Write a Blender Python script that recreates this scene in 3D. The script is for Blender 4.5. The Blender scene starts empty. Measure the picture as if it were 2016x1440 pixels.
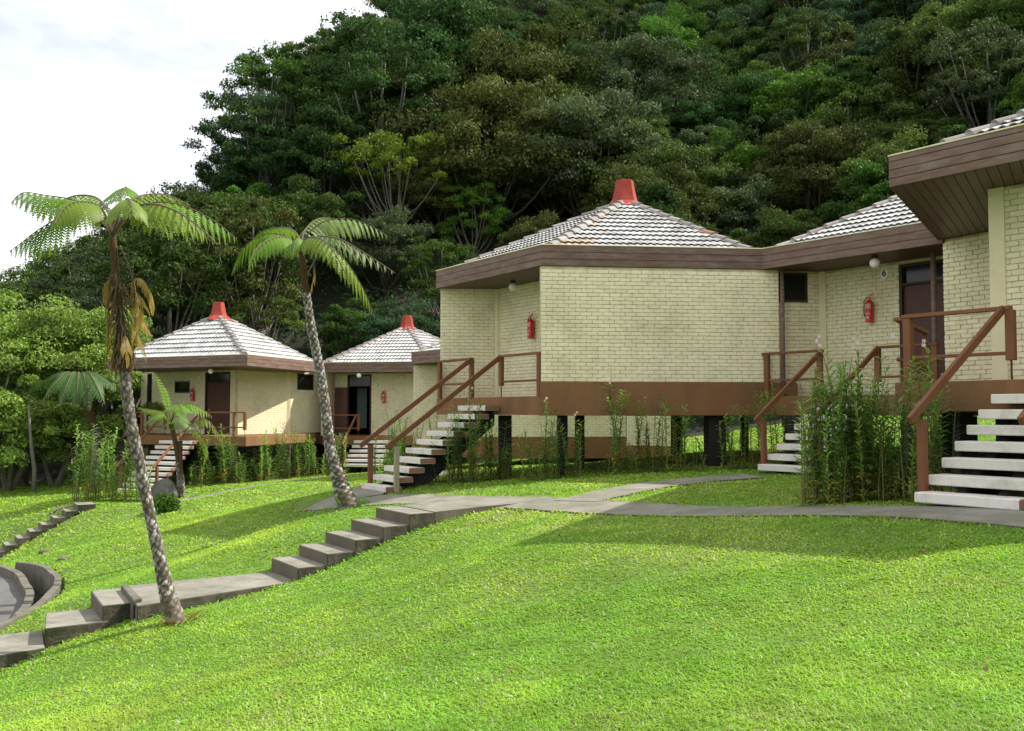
import bpy, bmesh, math, random
import numpy as np
from mathutils import Vector, Matrix
import time
T0 = time.time()
random.seed(7); RNG = np.random.default_rng(7)
R = math.radians
SC = bpy.context.scene
COL = SC.collection
# ------------------------------------------------------------------ camera, sky, sun, exposure
F = 1960.0; HZ = 811.0                       # focal length and horizon in photo pixels (2016 x 1440)
PITCH = math.atan((HZ - 720.0) / F)
cd = bpy.data.cameras.new("camera"); cam = bpy.data.objects.new("camera", cd); COL.objects.link(cam)
cd.sensor_width = 36.0; cd.lens = F / 2016.0 * 36.0; cd.clip_end = 3000; cd.clip_start = 0.05
cam.location = (0, 0, 0); cam.rotation_euler = (math.pi / 2 + PITCH, 0, 0)
SC.camera = cam
SUN_EL, SUN_AZ = 44.0, 77.0                  # azimuth measured from +Y towards +X
W = bpy.data.worlds.new("World"); SC.world = W; W.use_nodes = True
nt = W.node_tree; nt.nodes.clear()
wo = nt.nodes.new("ShaderNodeOutputWorld"); bg = nt.nodes.new("ShaderNodeBackground")
sky = nt.nodes.new("ShaderNodeTexSky"); sky.sky_type = 'NISHITA'; sky.sun_disc = False
sky.sun_elevation = R(SUN_EL); sky.sun_rotation = R(SUN_AZ); sky.altitude = 1500
tc = nt.nodes.new("ShaderNodeTexCoord"); ns = nt.nodes.new("ShaderNodeTexNoise")
ns.inputs["Scale"].default_value = 1.8; ns.inputs["Detail"].default_value = 6; ns.inputs["Roughness"].default_value = .55
mp = nt.nodes.new("ShaderNodeMapping"); mp.inputs["Scale"].default_value = (1, 1, 2.2); mp.inputs["Location"].default_value = (.3, .1, .45)
rp = nt.nodes.new("ShaderNodeValToRGB"); rp.color_ramp.elements[0].position = .36; rp.color_ramp.elements[1].position = .52; rp.color_ramp.elements[0].color = (.40, .40, .40, 1)
mx = nt.nodes.new("ShaderNodeMix"); mx.data_type = 'RGBA'
mx.inputs[7].default_value = (9.2, 9.3, 9.4, 1)
nt.links.new(tc.outputs["Generated"], mp.inputs[0]); nt.links.new(mp.outputs[0], ns.inputs[0]); nt.links.new(ns.outputs[0], rp.inputs[0])
nt.links.new(rp.outputs[0], mx.inputs[0]); nt.links.new(sky.outputs[0], mx.inputs[6])
nt.links.new(mx.outputs[2], bg.inputs[0]); bg.inputs[1].default_value = 0.1
nt.links.new(bg.outputs[0], wo.inputs[0])
sd = bpy.data.lights.new("sun", 'SUN'); sd.energy = 4.9; sd.angle = R(0.8); sd.color = (1, .95, .86)
sun = bpy.data.objects.new("sun", sd); COL.objects.link(sun)
sv = Vector((math.sin(R(SUN_AZ)) * math.cos(R(SUN_EL)), math.cos(R(SUN_AZ)) * math.cos(R(SUN_EL)), math.sin(R(SUN_EL))))
sun.rotation_euler = sv.to_track_quat('Z', 'Y').to_euler(); sun.location = sv * 60
SC.view_settings.view_transform = 'Standard'; SC.view_settings.look = 'None'
SC.view_settings.gamma = 1; SC.view_settings.use_curve_mapping = False
SC.view_settings.exposure = 0.66

# ------------------------------------------------------------------ measuring helpers (place things where they stand)
cp, sp_ = math.cos(PITCH), math.sin(PITCH)
def ray(px, py):
    x = (px - 1008) / F; v = (720 - py) / F
    return Vector((x, cp - v * sp_, sp_ + v * cp))
def pt(px, py, D):
    r = ray(px, py); return r * (D / r.y)
def pz(px, py, z):
    r = ray(px, py); return r * (z / r.z)
def proj(p):
    f = p[1] * cp + p[2] * sp_; u = -p[1] * sp_ + p[2] * cp
    return 1008 + F * p[0] / f, 720 - F * u / f

# ------------------------------------------------------------------ object helpers
def link(o, parent=None):
    COL.objects.link(o)
    if parent is not None: o.parent = parent
    return o
def empty(name, loc, label=None, cat=None, group=None, rz=0.0):
    o = bpy.data.objects.new(name, None); o.empty_display_size = .2
    o.location = loc; o.rotation_euler = (0, 0, rz); link(o)
    return tag(o, label, cat, group)
def tag(o, label=None, cat=None, group=None, kind=None):
    if label: o["label"] = label
    if cat: o["category"] = cat
    if group: o["group"] = group
    if kind: o["kind"] = kind
    return o
def origin_of(parent):
    v = Vector((0, 0, 0)); p = parent
    while p is not None:
        v = v + Vector(p.location); p = p.parent
    return v
class MB:
    def __init__(s): s.v = []; s.f = []; s.m = []; s.c = []
    def add(s, vs, fs, mi=0, col=None):
        b = len(s.v); s.v += [tuple(v) for v in vs]; s.f += [tuple(b + i for i in f) for f in fs]; s.m += [mi] * len(fs)
        s.c += [col if col is not None else (1, 1, 1)] * len(vs)
        return s
    def box(s, c, size, rot=None, mi=0):
        hx, hy, hz = size[0] / 2, size[1] / 2, size[2] / 2
        vs = [Vector((x, y, z)) for x in (-hx, hx) for y in (-hy, hy) for z in (-hz, hz)]
        if rot is not None: vs = [rot @ v for v in vs]
        c = Vector(c); vs = [v + c for v in vs]
        return s.add(vs, [(0, 1, 3, 2), (4, 6, 7, 5), (0, 4, 5, 1), (2, 3, 7, 6), (0, 2, 6, 4), (1, 5, 7, 3)], mi)
    def prism(s, poly, z0, z1, mi=0):
        n = len(poly)
        a = sum(poly[i][0] * poly[(i + 1) % n][1] - poly[(i + 1) % n][0] * poly[i][1] for i in range(n))
        if a < 0: poly = poly[::-1]
        z0s = z0 if isinstance(z0, (list, tuple)) else [z0] * n
        z1s = z1 if isinstance(z1, (list, tuple)) else [z1] * n
        vs = [(p[0], p[1], z0s[i]) for i, p in enumerate(poly)] + [(p[0], p[1], z1s[i]) for i, p in enumerate(poly)]
        fs = [tuple(range(n - 1, -1, -1)), tuple(range(n, 2 * n))] + [(i, (i + 1) % n, n + (i + 1) % n, n + i) for i in range(n)]
        return s.add(vs, fs, mi)
    def beam(s, a, b, w, h, mi=0, up=(0, 0, 1)):
        a = Vector(a); b = Vector(b); t = (b - a).normalized(); u = Vector(up)
        if abs(t.dot(u)) > .98: u = Vector((1, 0, 0))
        sx = t.cross(u).normalized(); sy = sx.cross(t).normalized()
        vs = [p + sx * (i * w / 2) + sy * (j * h / 2) for p in (a, b) for (i, j) in ((-1, -1), (1, -1), (1, 1), (-1, 1))]
        return s.add(vs, [(3, 2, 1, 0), (4, 5, 6, 7), (0, 1, 5, 4), (1, 2, 6, 5), (2, 3, 7, 6), (3, 0, 4, 7)], mi)
    def tube(s, pts, rad, n=8, mi=0, cap=True, col=None):
        pts = [Vector(p) for p in pts]; k = len(pts)
        if not isinstance(rad, (list, tuple)): rad = [rad] * k
        t0 = (pts[1] - pts[0]).normalized(); a = t0.orthogonal().normalized(); vs = []
        for i, p in enumerate(pts):
            t = (pts[min(i + 1, k - 1)] - pts[max(i - 1, 0)]).normalized()
            a = (a - t * a.dot(t)).normalized(); b = t.cross(a)
            for j in range(n):
                th = 2 * math.pi * j / n; vs.append(p + (a * math.cos(th) + b * math.sin(th)) * rad[i])
        fs = [(i * n + j, i * n + (j + 1) % n, (i + 1) * n + (j + 1) % n, (i + 1) * n + j) for i in range(k - 1) for j in range(n)]
        if cap: fs += [tuple(range(n - 1, -1, -1)), tuple(range((k - 1) * n, k * n))]
        return s.add(vs, fs, mi, col)
    def mesh(s, name, mats, smooth=False, origin=(0, 0, 0), colors=False):
        me = bpy.data.meshes.new(name); o = Vector(origin)
        me.from_pydata([tuple(Vector(v) - o) for v in s.v], [], s.f)
        for m in (mats if isinstance(mats, (list, tuple)) else [mats]): me.materials.append(m)
        me.polygons.foreach_set("material_index", s.m)
        if smooth: me.polygons.foreach_set("use_smooth", [True] * len(s.f))
        if colors:
            at = me.color_attributes.new("Col", 'FLOAT_COLOR', 'POINT')
            at.data.foreach_set("color", [x for c in s.c for x in (c[0], c[1], c[2], 1)])
        me.update(); return me
    def build(s, name, mats, parent=None, smooth=False, kind=None, label=None, colors=False, bevel=0):
        """vertices are world coordinates; the object gets the parent's origin"""
        if parent is None:
            xs = np.array([tuple(v) for v in s.v]); o = Vector((xs[:, 0].mean(), xs[:, 1].mean(), xs[:, 2].min()))
        else: o = origin_of(parent)
        ob = bpy.data.objects.new(name, s.mesh(name, mats, smooth, o, colors))
        if parent is None: ob.location = o
        link(ob, parent)
        if bevel:
            bv = ob.modifiers.new("bevel", 'BEVEL'); bv.width = bevel; bv.segments = 1; bv.limit_method = 'ANGLE'
        if kind: ob["kind"] = kind
        if label: ob["label"] = label
        return ob
def mesh_from_np(name, verts, faces_flat, nper, mats, col=None, smooth=False, uv=None):
    me = bpy.data.meshes.new(name); nf = len(faces_flat) // nper
    me.vertices.add(len(verts)); me.vertices.foreach_set("co", np.ascontiguousarray(verts, dtype=np.float32).ravel())
    me.loops.add(len(faces_flat)); me.loops.foreach_set("vertex_index", np.ascontiguousarray(faces_flat, dtype=np.int32))
    me.polygons.add(nf); me.polygons.foreach_set("loop_start", np.arange(0, nf * nper, nper, dtype=np.int32))
    try: me.polygons.foreach_set("loop_total", np.full(nf, nper, dtype=np.int32))
    except Exception: pass
    if smooth: me.polygons.foreach_set("use_smooth", np.ones(nf, dtype=bool))
    for m in (mats if isinstance(mats, (list, tuple)) else [mats]): me.materials.append(m)
    if col is not None:
        at = me.color_attributes.new("Col", 'FLOAT_COLOR', 'POINT')
        at.data.foreach_set("color", np.hstack([col, np.ones((len(col), 1))]).astype(np.float32).ravel())
    me.update(); me.validate(); return me

# ------------------------------------------------------------------ materials
def mat(name, base, rough=.8, var=0, vscale=3.0, bump=0, bscale=30.0, dirt=None, dscale=1.5, dpos=(.5, .7), dirt_amt=.8,
        objrand=0, transl=0, spec=.3, vcol=False, metal=0, stretch=None, hue=0):
    m = bpy.data.materials.new(name); m.use_nodes = True; n = m.node_tree; N = n.nodes; Lk = n.links
    b = N["Principled BSDF"]; b.inputs["Roughness"].default_value = rough; b.inputs["Metallic"].default_value = metal
    b.inputs["Specular IOR Level"].default_value = spec
    tcn = N.new("ShaderNodeNewGeometry"); co = tcn.outputs["Position"]
    if stretch:
        mpn = N.new("ShaderNodeMapping"); mpn.inputs["Scale"].default_value = stretch; Lk.new(co, mpn.inputs[0]); co = mpn.outputs[0]
    rgb = N.new("ShaderNodeRGB"); rgb.outputs[0].default_value = (*base, 1); cur = rgb.outputs[0]
    if vcol:
        a = N.new("ShaderNodeAttribute"); a.attribute_name = "Col"
        x = N.new("ShaderNodeMix"); x.data_type = 'RGBA'; x.blend_type = 'MULTIPLY'; x.inputs[0].default_value = 1
        Lk.new(cur, x.inputs[6]); Lk.new(a.outputs[0], x.inputs[7]); cur = x.outputs[2]
    def noise(scale, detail=5, rgh=.6):
        t = N.new("ShaderNodeTexNoise"); t.inputs["Scale"].default_value = scale; t.inputs["Detail"].default_value = detail
        t.inputs["Roughness"].default_value = rgh; Lk.new(co, t.inputs["Vector"]); return t.outputs[0]
    if var:
        mr = N.new("ShaderNodeMapRange"); mr.inputs[1].default_value = .3; mr.inputs[2].default_value = .7
        mr.inputs[3].default_value = 1 - var; mr.inputs[4].default_value = 1 + var; Lk.new(noise(vscale), mr.inputs[0])
        x = N.new("ShaderNodeVectorMath"); x.operation = 'SCALE'; Lk.new(cur, x.inputs[0]); Lk.new(mr.outputs[0], x.inputs[3]); cur = x.outputs[0]
    if objrand or hue:
        oi = N.new("ShaderNodeObjectInfo")
        hs = N.new("ShaderNodeHueSaturation")
        mr = N.new("ShaderNodeMapRange"); mr.inputs[3].default_value = 1 - objrand; mr.inputs[4].default_value = 1 + objrand
        Lk.new(oi.outputs["Random"], mr.inputs[0]); Lk.new(mr.outputs[0], hs.inputs["Value"])
        if hue:
            m7 = N.new("ShaderNodeMath"); m7.operation = 'MULTIPLY'; m7.inputs[1].default_value = 7.31
            f7 = N.new("ShaderNodeMath"); f7.operation = 'FRACT'; Lk.new(oi.outputs["Random"], m7.inputs[0]); Lk.new(m7.outputs[0], f7.inputs[0])
            m2 = N.new("ShaderNodeMapRange"); m2.inputs[3].default_value = .5 - hue; m2.inputs[4].default_value = .5 + hue
            Lk.new(f7.outputs[0], m2.inputs[0]); Lk.new(m2.outputs[0], hs.inputs["Hue"])
        Lk.new(cur, hs.inputs["Color"]); cur = hs.outputs[0]
    if dirt:
        r = N.new("ShaderNodeValToRGB"); r.color_ramp.elements[0].position = dpos[0]; r.color_ramp.elements[1].position = dpos[1]
        r.color_ramp.elements[1].color = (dirt_amt,) * 3 + (1,); Lk.new(noise(dscale, 8, .68), r.inputs[0])
        x = N.new("ShaderNodeMix"); x.data_type = 'RGBA'; Lk.new(r.outputs[0], x.inputs[0]); Lk.new(cur, x.inputs[6]); x.inputs[7].default_value = (*dirt, 1); cur = x.outputs[2]
    Lk.new(cur, b.inputs["Base Color"])
    if bump:
        bp = N.new("ShaderNodeBump"); bp.inputs["Strength"].default_value = bump; bp.inputs["Distance"].default_value = .02
        Lk.new(noise(bscale, 6), bp.inputs["Height"]); Lk.new(bp.outputs[0], b.inputs["Normal"])
    if transl:
        tr = N.new("ShaderNodeBsdfTranslucent"); ms = N.new("ShaderNodeMixShader"); ms.inputs[0].default_value = transl
        sc = N.new("ShaderNodeMix"); sc.data_type = 'RGBA'; sc.blend_type = 'MULTIPLY'; sc.inputs[0].default_value = 1; sc.inputs[7].default_value = (1.2, 1.25, .6, 1)
        Lk.new(cur, sc.inputs[6]); Lk.new(sc.outputs[2], tr.inputs[0])
        Lk.new(b.outputs[0], ms.inputs[1]); Lk.new(tr.outputs[0], ms.inputs[2]); Lk.new(ms.outputs[0], N["Material Output"].inputs[0])
    return m
M = {}
M['brick'] = mat('cream_painted_brick', (.77, .71, .485), .75, .06, 6, .25, 60, (.40, .35, .20), .9, (.48, .80), .6, objrand=.05)
M['mortar'] = mat('shaded_grimy_cream_mortar', (.50, .46, .28), .95, .3, 6, .3, 80)  # darker than the brick paint: joint shadow painted in, along with grime
M['cream'] = mat('cream_painted_render', (.68, .62, .39), .7, .05, 4, .1, 60, (.35, .32, .2), 1.8, (.6, .85), .4)
M['fascia'] = mat('weathered_brown_board', (.158, .098, .075), .65, .14, 3, .2, 30, (.26, .22, .20), 1.5, (.45, .75), .6, objrand=.10, stretch=(1, 1, 5), spec=.2)
M['groove'] = mat('dark_board_backing', (.03, .02, .016), .9)
M['soffit'] = mat('brown_soffit_board', (.10, .062, .045), .5, .12, 4, objrand=.1)
M['beam'] = mat('ochre_brown_concrete', (.215, .112, .050), .8, .09, 2, .12, 60, (.10, .065, .04), 1.6, (.46, .72), .6, stretch=(1, 1, .4), spec=.15)
M['rail'] = mat('red_brown_painted_timber', (.185, .077, .036), .6, .12, 6, .12, 60, (.09, .05, .03), 3, (.5, .72), .6, objrand=.12, spec=.2)
M['tread'] = mat('off_white_painted_tread', (.66, .63, .57), .75, .06, 6, .15, 40, (.27, .23, .17), 3.0, (.50, .72), .6, objrand=.06)
M['greypost'] = mat('faded_greenish_post', (.30, .27, .17), .8, .1, 6)
M['tread_side'] = mat('raw_brown_tread_end', (.22, .125, .08), .8, .1, 6)
M['dark'] = mat('black_painted_pier', (.022, .02, .018), .8, .2, 4, .1)
M['tile'] = mat('whitened_roof_tile', (.45, .45, .44), .8, .16, 5, .3, 50, (.10, .095, .09), 1.8, (.48, .75), .75, objrand=.16)
M['tilewarm'] = mat('ochre_stained_tile', (.36, .24, .15), .75, .2, 9, .3, 50, (.6, .58, .55), 7, (.45, .6), .8)
M['deck'] = mat('dark_tile_underside', (.05, .045, .042), .9)
M['ridge'] = mat('pinkish_grey_ridge_tile', (.30, .275, .255), .8, .14, 6, .3, 40, (.12, .10, .09), 3, (.45, .65), .7, objrand=.2)
M['ridgered'] = mat('faded_red_ridge_tile', (.30, .16, .12), .8, .14, 6, .3, 40)
M['red'] = mat('red_painted_cap', (.33, .050, .034), .7, .15, 5, .1, 30, (.20, .06, .045), 3, (.45, .7), .7, spec=.15)
M['extred'] = mat('fire_extinguisher_red', (.55, .015, .015), .25, spec=.5)
M['white'] = mat('white_enamel', (.78, .78, .74), .4)
M['black'] = mat('black_plastic', (.015, .015, .015), .4)
M['glass'] = mat('dark_window_glass', (.012, .016, .015), .12, spec=.35)
M['frame'] = mat('dark_brown_frame', (.05, .028, .02), .6)
M['door'] = mat('dark_red_brown_door', (.085, .035, .025), .45, .12, 3, stretch=(6, 6, .6))
M['lamp'] = mat('opal_lamp_globe', (.78, .78, .74), .25)
M['curtain'] = mat('pale_curtain', (.11, .14, .13), .8)
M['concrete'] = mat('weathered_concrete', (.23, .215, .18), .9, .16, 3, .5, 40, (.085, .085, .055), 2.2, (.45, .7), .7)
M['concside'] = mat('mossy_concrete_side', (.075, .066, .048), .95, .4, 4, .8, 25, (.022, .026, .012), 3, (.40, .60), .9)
M['riser'] = mat('brown_concrete_riser', (.125, .108, .080), .95, .25, 5, .5, 30, (.06, .06, .035), 2.5, (.45, .7), .7)  # vertical faces, darker and browner than the concrete tops
M['path'] = mat('grey_path_concrete', (.225, .21, .175), .95, .2, 2.5, .6, 45, (.09, .11, .04), 1.6, (.45, .7), .75)
M['asphalt'] = mat('worn_asphalt', (.12, .115, .11), .9, .18, 3, .5, 60, (.06, .075, .03), 1.0, (.55, .75), .6)
M['stone'] = mat('mossy_kerb_stone', (.15, .138, .112), .95, .2, 6, .7, 25, (.05, .055, .025), 3, (.45, .65), .7)
M['boulder'] = mat('grey_boulder', (.12, .115, .10), .9, .3, 6, .9, 12, (.04, .05, .025), 3, (.45, .65), .7)
M['bark'] = mat('pale_forest_bark', (.15, .135, .11), .9, .25, 3, .4, 20, (.07, .06, .045), 3, (.45, .65), .7)
M['barkdark'] = mat('dark_forest_bark', (.07, .06, .045), .9, .25, 3)
M['fern_trunk'] = mat('scarred_fern_trunk', (1, 1, 1), .9, .15, 20, .5, 60, vcol=True)
M['stalk'] = mat('brown_frond_stalk', (.10, .07, .035), .6)
M['stalkgreen'] = mat('green_frond_stalk', (.16, .20, .05), .6)
for k, c in dict(frond_a=(.13, .25, .022), frond_b=(.16, .235, .02), frond_c=(.17, .235, .085), frond_dead=(.30, .215, .045), frond_d=(.07, .15, .03)).items():
    M[k] = mat('fern_' + k, c, .5, .12, 2, transl=.42, objrand=.08, spec=.35)
M['orchid'] = mat('orchid_cane_leaf', (.20, .34, .07), .42, .2, 5, transl=.35, objrand=.2, vcol=True, spec=.5)
M['cane'] = mat('orchid_cane', (.12, .12, .04), .6)
M['flower'] = mat('pale_pink_orchid_petal', (.75, .55, .66), .6, transl=.3)
LEAF = {}
for k, c in dict(dark=(.034, .070, .020), blue=(.040, .078, .036), olive=(.054, .088, .021), brown=(.066, .080, .023), mid=(.055, .105, .022),
                 bright=(.075, .155, .022), yellow=(.105, .155, .02), grey=(.066, .092, .044), pale=(.10, .15, .035)).items():
    LEAF[k] = mat('leaf_' + k, c, .55, .3, .35, transl=.22, objrand=.16, vcol=True, hue=.012, spec=.05)
M['bushleaf'] = mat('light_green_bush_leaf', (.165, .25, .045), .6, .25, .5, transl=.35, vcol=True)
M['grass'] = mat('lawn_grass_blade', (1, 1, 1), .58, .16, .5, transl=.42, vcol=True, spec=.25)
M['lawn'] = mat('lawn_ground', (.10, .165, .022), .95, .2, .9, .6, 25, (.17, .17, .07), 1.2, (.5, .8), .5)
M['soil'] = mat('forest_floor', (.016, .020, .009), .95, .3, 1)

# ------------------------------------------------------------------ terrain height
CP = []
def c3(x, y, z): CP.append((x, y, z))
def cz(px, py, z): p = pz(px, py, z); CP.append((p.x, p.y, z))
for a in [(0, 0, -1.62), (-4, 0, -2.1), (4, 0, -1.3), (10, 0, -.8), (0, -6, -1.6), (3, 5, -1.42), (5.5, 5, -1.2), (9, 5, -.9), (0, 5, -1.68),
          (4.0, 10.2, -1.10), (5.2, 9.7, -1.05), (7, 8.5, -1.0), (12, 8, -.8), (9, 14, -.95), (14, 18, -.6), (5.2, 13, -1.1), (4.5, 18.2, -1.16), (5.9, 17.3, -1.12),
          (2.6, 13.2, -1.33), (.3, 16.4, -1.5), (-.84, 18.1, -1.62), (-3.2, 20.6, -1.72), (-2.3, 19.8, -1.69), (-.2, 22.2, -1.45), (1, 19.6, -1.34), (3.8, 20.6, -1.18),
          (6, 28, -1.05), (12, 28, -.8), (1, 26, -1.45), (3.5, 31.5, -1.62), (-1, 31, -1.75), (-1.9, 16.4, -1.75),
          (-5.2, 36.6, -2.3), (-3, 34, -2.1), (-5, 29, -2.25), (2, 36, -1.7), (12, 38, -.6), (-10.5, 31.5, -2.88), (-12.5, 31.5, -2.92), (-15, 33.5, -3.0), (-12, 40, -2.9), (-7, 42, -2.6), (-2, 44, -2.3),
          (-20, 38, -3.3), (-26, 40, -4.2), (-30, 30, -5.5), (-25, 20, -5.0), (-14, 14, -4.2), (-12, 8, -4.0), (-8, 3, -3.0), (20, 10, -.2), (22, 25, .4), (22, 40, 1.0), (0, 48, -2.0), (-20, 48, -3.0)]: c3(*a)
for a in [(0, 1440, -2.7), (0, 1345, -3.08), (600, 1440, -2.05), (1000, 1440, -1.72), (2016, 1440, -1.42), (350, 1228, -2.62), (600, 1145, -2.42), (820, 1030, -1.78),
          (900, 1008, -1.66), (1000, 1100, -1.66), (1500, 1100, -1.36), (600, 1250, -2.25), (200, 1260, -2.78), (90, 1290, -2.95), (300, 1210, -2.62),
          (690, 998, -1.86), (570, 1060, -2.12), (470, 1126, -2.47), (540, 1116, -2.44), (300, 1143, -2.49), (380, 1133, -2.48), (400, 1178, -2.62), (500, 1160, -2.56), (270, 1210, -2.76), (205, 1232, -2.82), (150, 1196, -2.76), (400, 1080, -2.6), (200, 1100, -3.05), (300, 1020, -2.88), (500, 1000, -2.42), (500, 962, -2.38),
          (110, 1100, -3.3), (120, 1180, -3.0), (100, 1215, -2.9), (0, 1062, -3.75), (60, 963, -3.1), (250, 975, -2.83), (400, 962, -2.66), (100, 1062, -3.45)]: cz(*a)
FS0 = Vector((-13.16, 30.0, 0))
for k in range(0, 9):
    a_ = FS0 + Vector((-.819, -.574, 0)) * (.313 * k - .1); z_ = -2.72 - .172 * k
    c3(a_.x - .25, a_.y + .35, z_ - .12); q_ = a_ + Vector((.53, -.85, 0)) * 1.15; c3(q_.x, q_.y, z_ - .22)
for a in [(700, 985, -1.80), (610, 985, -1.86), (640, 972, -1.80)]: cz(*a)
CPa = np.array(CP)
def tps_fit(P):
    n = len(P); d = np.linalg.norm(P[:, None, :2] - P[None, :, :2], axis=2)
    K = np.where(d > 0, d * d * np.log(d + 1e-12), 0) + np.eye(n) * .25
    A = np.zeros((n + 3, n + 3)); A[:n, :n] = K; A[:n, n] = 1; A[:n, n + 1:] = P[:, :2]; A[n, :n] = 1; A[n + 1:, :n] = P[:, :2].T
    return np.linalg.solve(A, np.concatenate([P[:, 2], np.zeros(3)]))
TW = tps_fit(CPa)
def sstep(a, b, x):
    t = np.clip((x - a) / (b - a), 0, 1); return t * t * (3 - 2 * t)
def hill(x, y):
    k = .60 * sstep(-46, -10, x) + .07
    up = np.maximum(y - 46 - 3 * np.sin(x * .09), 0)
    h = k * up; top = 52 + 10 * sstep(-20, 30, x)
    h = np.where(h > top, top + (h - top) * .1, h)
    r = np.maximum(x - 24 - .25 * np.maximum(30 - y, 0), 0) * .33
    return h + np.minimum(r, 16)
ROADC = [(-16, 24.6), (-11.4, 22.1), (-9.43, 19.4), (-8.73, 18.04), (-8.3, 16.9), (-7.85, 15.1), (-7.95, 13.2), (-8.6, 11), (-10, 8)]
def road_side(x, y):
    """signed distance to the kerb curve: negative on the road"""
    best = np.full(np.shape(x), 1e9); sg = np.ones(np.shape(x))
    for (ax, ay), (bx, by) in zip(ROADS[:-1], ROADS[1:]):
        dx, dy = bx - ax, by - ay; L2 = dx * dx + dy * dy
        t = np.clip(((x - ax) * dx + (y - ay) * dy) / L2, 0, 1)
        d = np.hypot(x - ax - t * dx, y - ay - t * dy); cr = dx * (y - ay) - dy * (x - ax)
        m = d < best; best = np.where(m, d, best); sg = np.where(m, np.sign(cr), sg)
    return best * sg
def height(x, y, carve=True):
    x = np.asarray(x, float); y = np.asarray(y, float)
    xc = np.clip(x, -30, 24); yc = np.clip(y, -6, 50)
    z = TW[-3] + TW[-2] * xc + TW[-1] * yc
    for i, p in enumerate(CPa):
        d2 = (xc - p[0]) ** 2 + (yc - p[1]) ** 2
        z = z + TW[i] * .5 * d2 * np.log(d2 + 1e-9)
    out = np.hypot(x - xc, y - yc); z = z - .04 * np.minimum(np.maximum(-30 - x, 0), 60)
    z = z + hill(x, y)
    if carve:
        s = road_side(x, y); near = (y > 7) & (y < 25.5)
        z = np.where(near & (s < 0.05) & (s > -9), np.minimum(z, -3.85), z)
        z = np.where(near & (s >= 0.05) & (s < .57), -3.95, z)
    return z
def hz(x, y): return float(height(x, y))
def hit(px, py, d0=4.0, d1=120.0):
    r = ray(px, py); ys = np.arange(d0, d1, .1); k = ys / r.y
    g = height(r.x * k, ys, False); below = np.nonzero(r.z * k < g)[0]
    y = ys[below[0]] if len(below) else d1
    p = r * (y / r.y); p.z = hz(p.x, p.y); return p

# ------------------------------------------------------------------ paths and masks
U5 = Vector((-.574, .819, 0)); N5 = Vector((-.819, -.574, 0))
def catmull(P, n=8):
    P = [Vector(p) for p in P]; Q = [P[0]] + P + [P[-1]]; out = []
    for i in range(1, len(Q) - 2):
        for k in range(n):
            t = k / n; a, b, c, d = Q[i - 1], Q[i], Q[i + 1], Q[i + 2]
            out.append(.5 * ((2 * b) + (c - a) * t + (2 * a - 5 * b + 4 * c - d) * t * t + (3 * b - a - 3 * c + d) * t ** 3))
    out.append(P[-1]); return out
ROADS = [tuple(p[:2]) for p in catmull([(a, b, 0) for a, b in ROADC], 6)]
PATHS = [
    ([(9.0, 4.6), (6.6, 7.6), (4.9, 9.9), (2.6, 13.2), (.3, 16.45), (-1.1, 18.3), (-2.7, 19.75), (-4.0, 20.5)], .98, 'long straight concrete path along the lawn'),
    ([(-1.55, 16.35), (-.9, 16.75), (.1, 17.2)], 1.27, 'steps landing'),
    ([(1.0, 15.9), (2.4, 17.2), (3.6, 17.8), (4.35, 18.0)], .95, 'branch path'),
    ([(-14.2, 31.0), (-12.0, 31.4), (-10.2, 32.2), (-7.8, 34.0), (-5.4, 35.9), (-3.6, 36.2), (-2.6, 35.0)], .8, 'upper path'),
    ([(-2.6, 35.2), (-2.2, 31), (-2.6, 26), (-3.0, 22.2), (-3.0, 20.3)], .8, 'link path'),
]
def seg_dist(x, y, P):
    best = np.full(np.shape(x), 1e9)
    for a, b in zip(P[:-1], P[1:]):
        dx, dy = b[0] - a[0], b[1] - a[1]; L2 = dx * dx + dy * dy + 1e-9
        t = np.clip(((x - a[0]) * dx + (y - a[1]) * dy) / L2, 0, 1)
        best = np.minimum(best, np.hypot(x - a[0] - t * dx, y - a[1] - t * dy))
    return best
PL = [([tuple(p[:2]) for p in catmull([(a, b, 0) for a, b in P], 5)], w) for P, w, _ in PATHS]
def inpoly(x, y, poly):
    ins = np.zeros(np.shape(x), bool); n = len(poly)
    for i in range(n):
        ax, ay = poly[i][0], poly[i][1]; bx, by = poly[(i + 1) % n][0], poly[(i + 1) % n][1]
        c = ((ay > y) != (by > y)) & (x < (bx - ax) * (y - ay) / (by - ay + 1e-12) + ax); ins ^= c
    return ins

# ------------------------------------------------------------------ ground
def axis(stops):
    out = []
    for a, b, s in stops: out += list(np.arange(a, b, s))
    return np.array(out + [stops[-1][1]])
gx = axis([(-600, -120, 40), (-120, -36, 6), (-36, -14, .8), (-14, -6, .10), (-6, 9, .3), (9, 30, .8), (30, 120, 6), (120, 600, 40)])
gy = axis([(-300, -20, 40), (-20, 2, 2), (2, 12.5, .25), (12.5, 25.5, .12), (25.5, 26, .25), (26, 46, .6), (46, 140, 3), (140, 900, 40)])
X, Y = np.meshgrid(gx, gy); Z = height(X, Y)
nx, ny = len(gx), len(gy)
idx = np.arange(nx * ny).reshape(ny, nx)
fq = np.stack([idx[:-1, :-1], idx[:-1, 1:], idx[1:, 1:], idx[1:, :-1]], -1).reshape(-1)
me = mesh_from_np("ground", np.stack([X, Y, Z], -1).reshape(-1, 3), fq, 4, [M['lawn'], M['soil']], smooth=True)
cx = (X[:-1, :-1] + X[1:, 1:]) / 2; cy = (Y[:-1, :-1] + Y[1:, 1:]) / 2
me.polygons.foreach_set("material_index", ((cy > 43.5) | (cx < -27)).astype(np.int32).ravel())
GROUND_ME = me; g = bpy.data.objects.new("ground", me); link(g); tag(g, "mown green lawn sloping down to the left from the bungalows", kind="structure")

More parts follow.
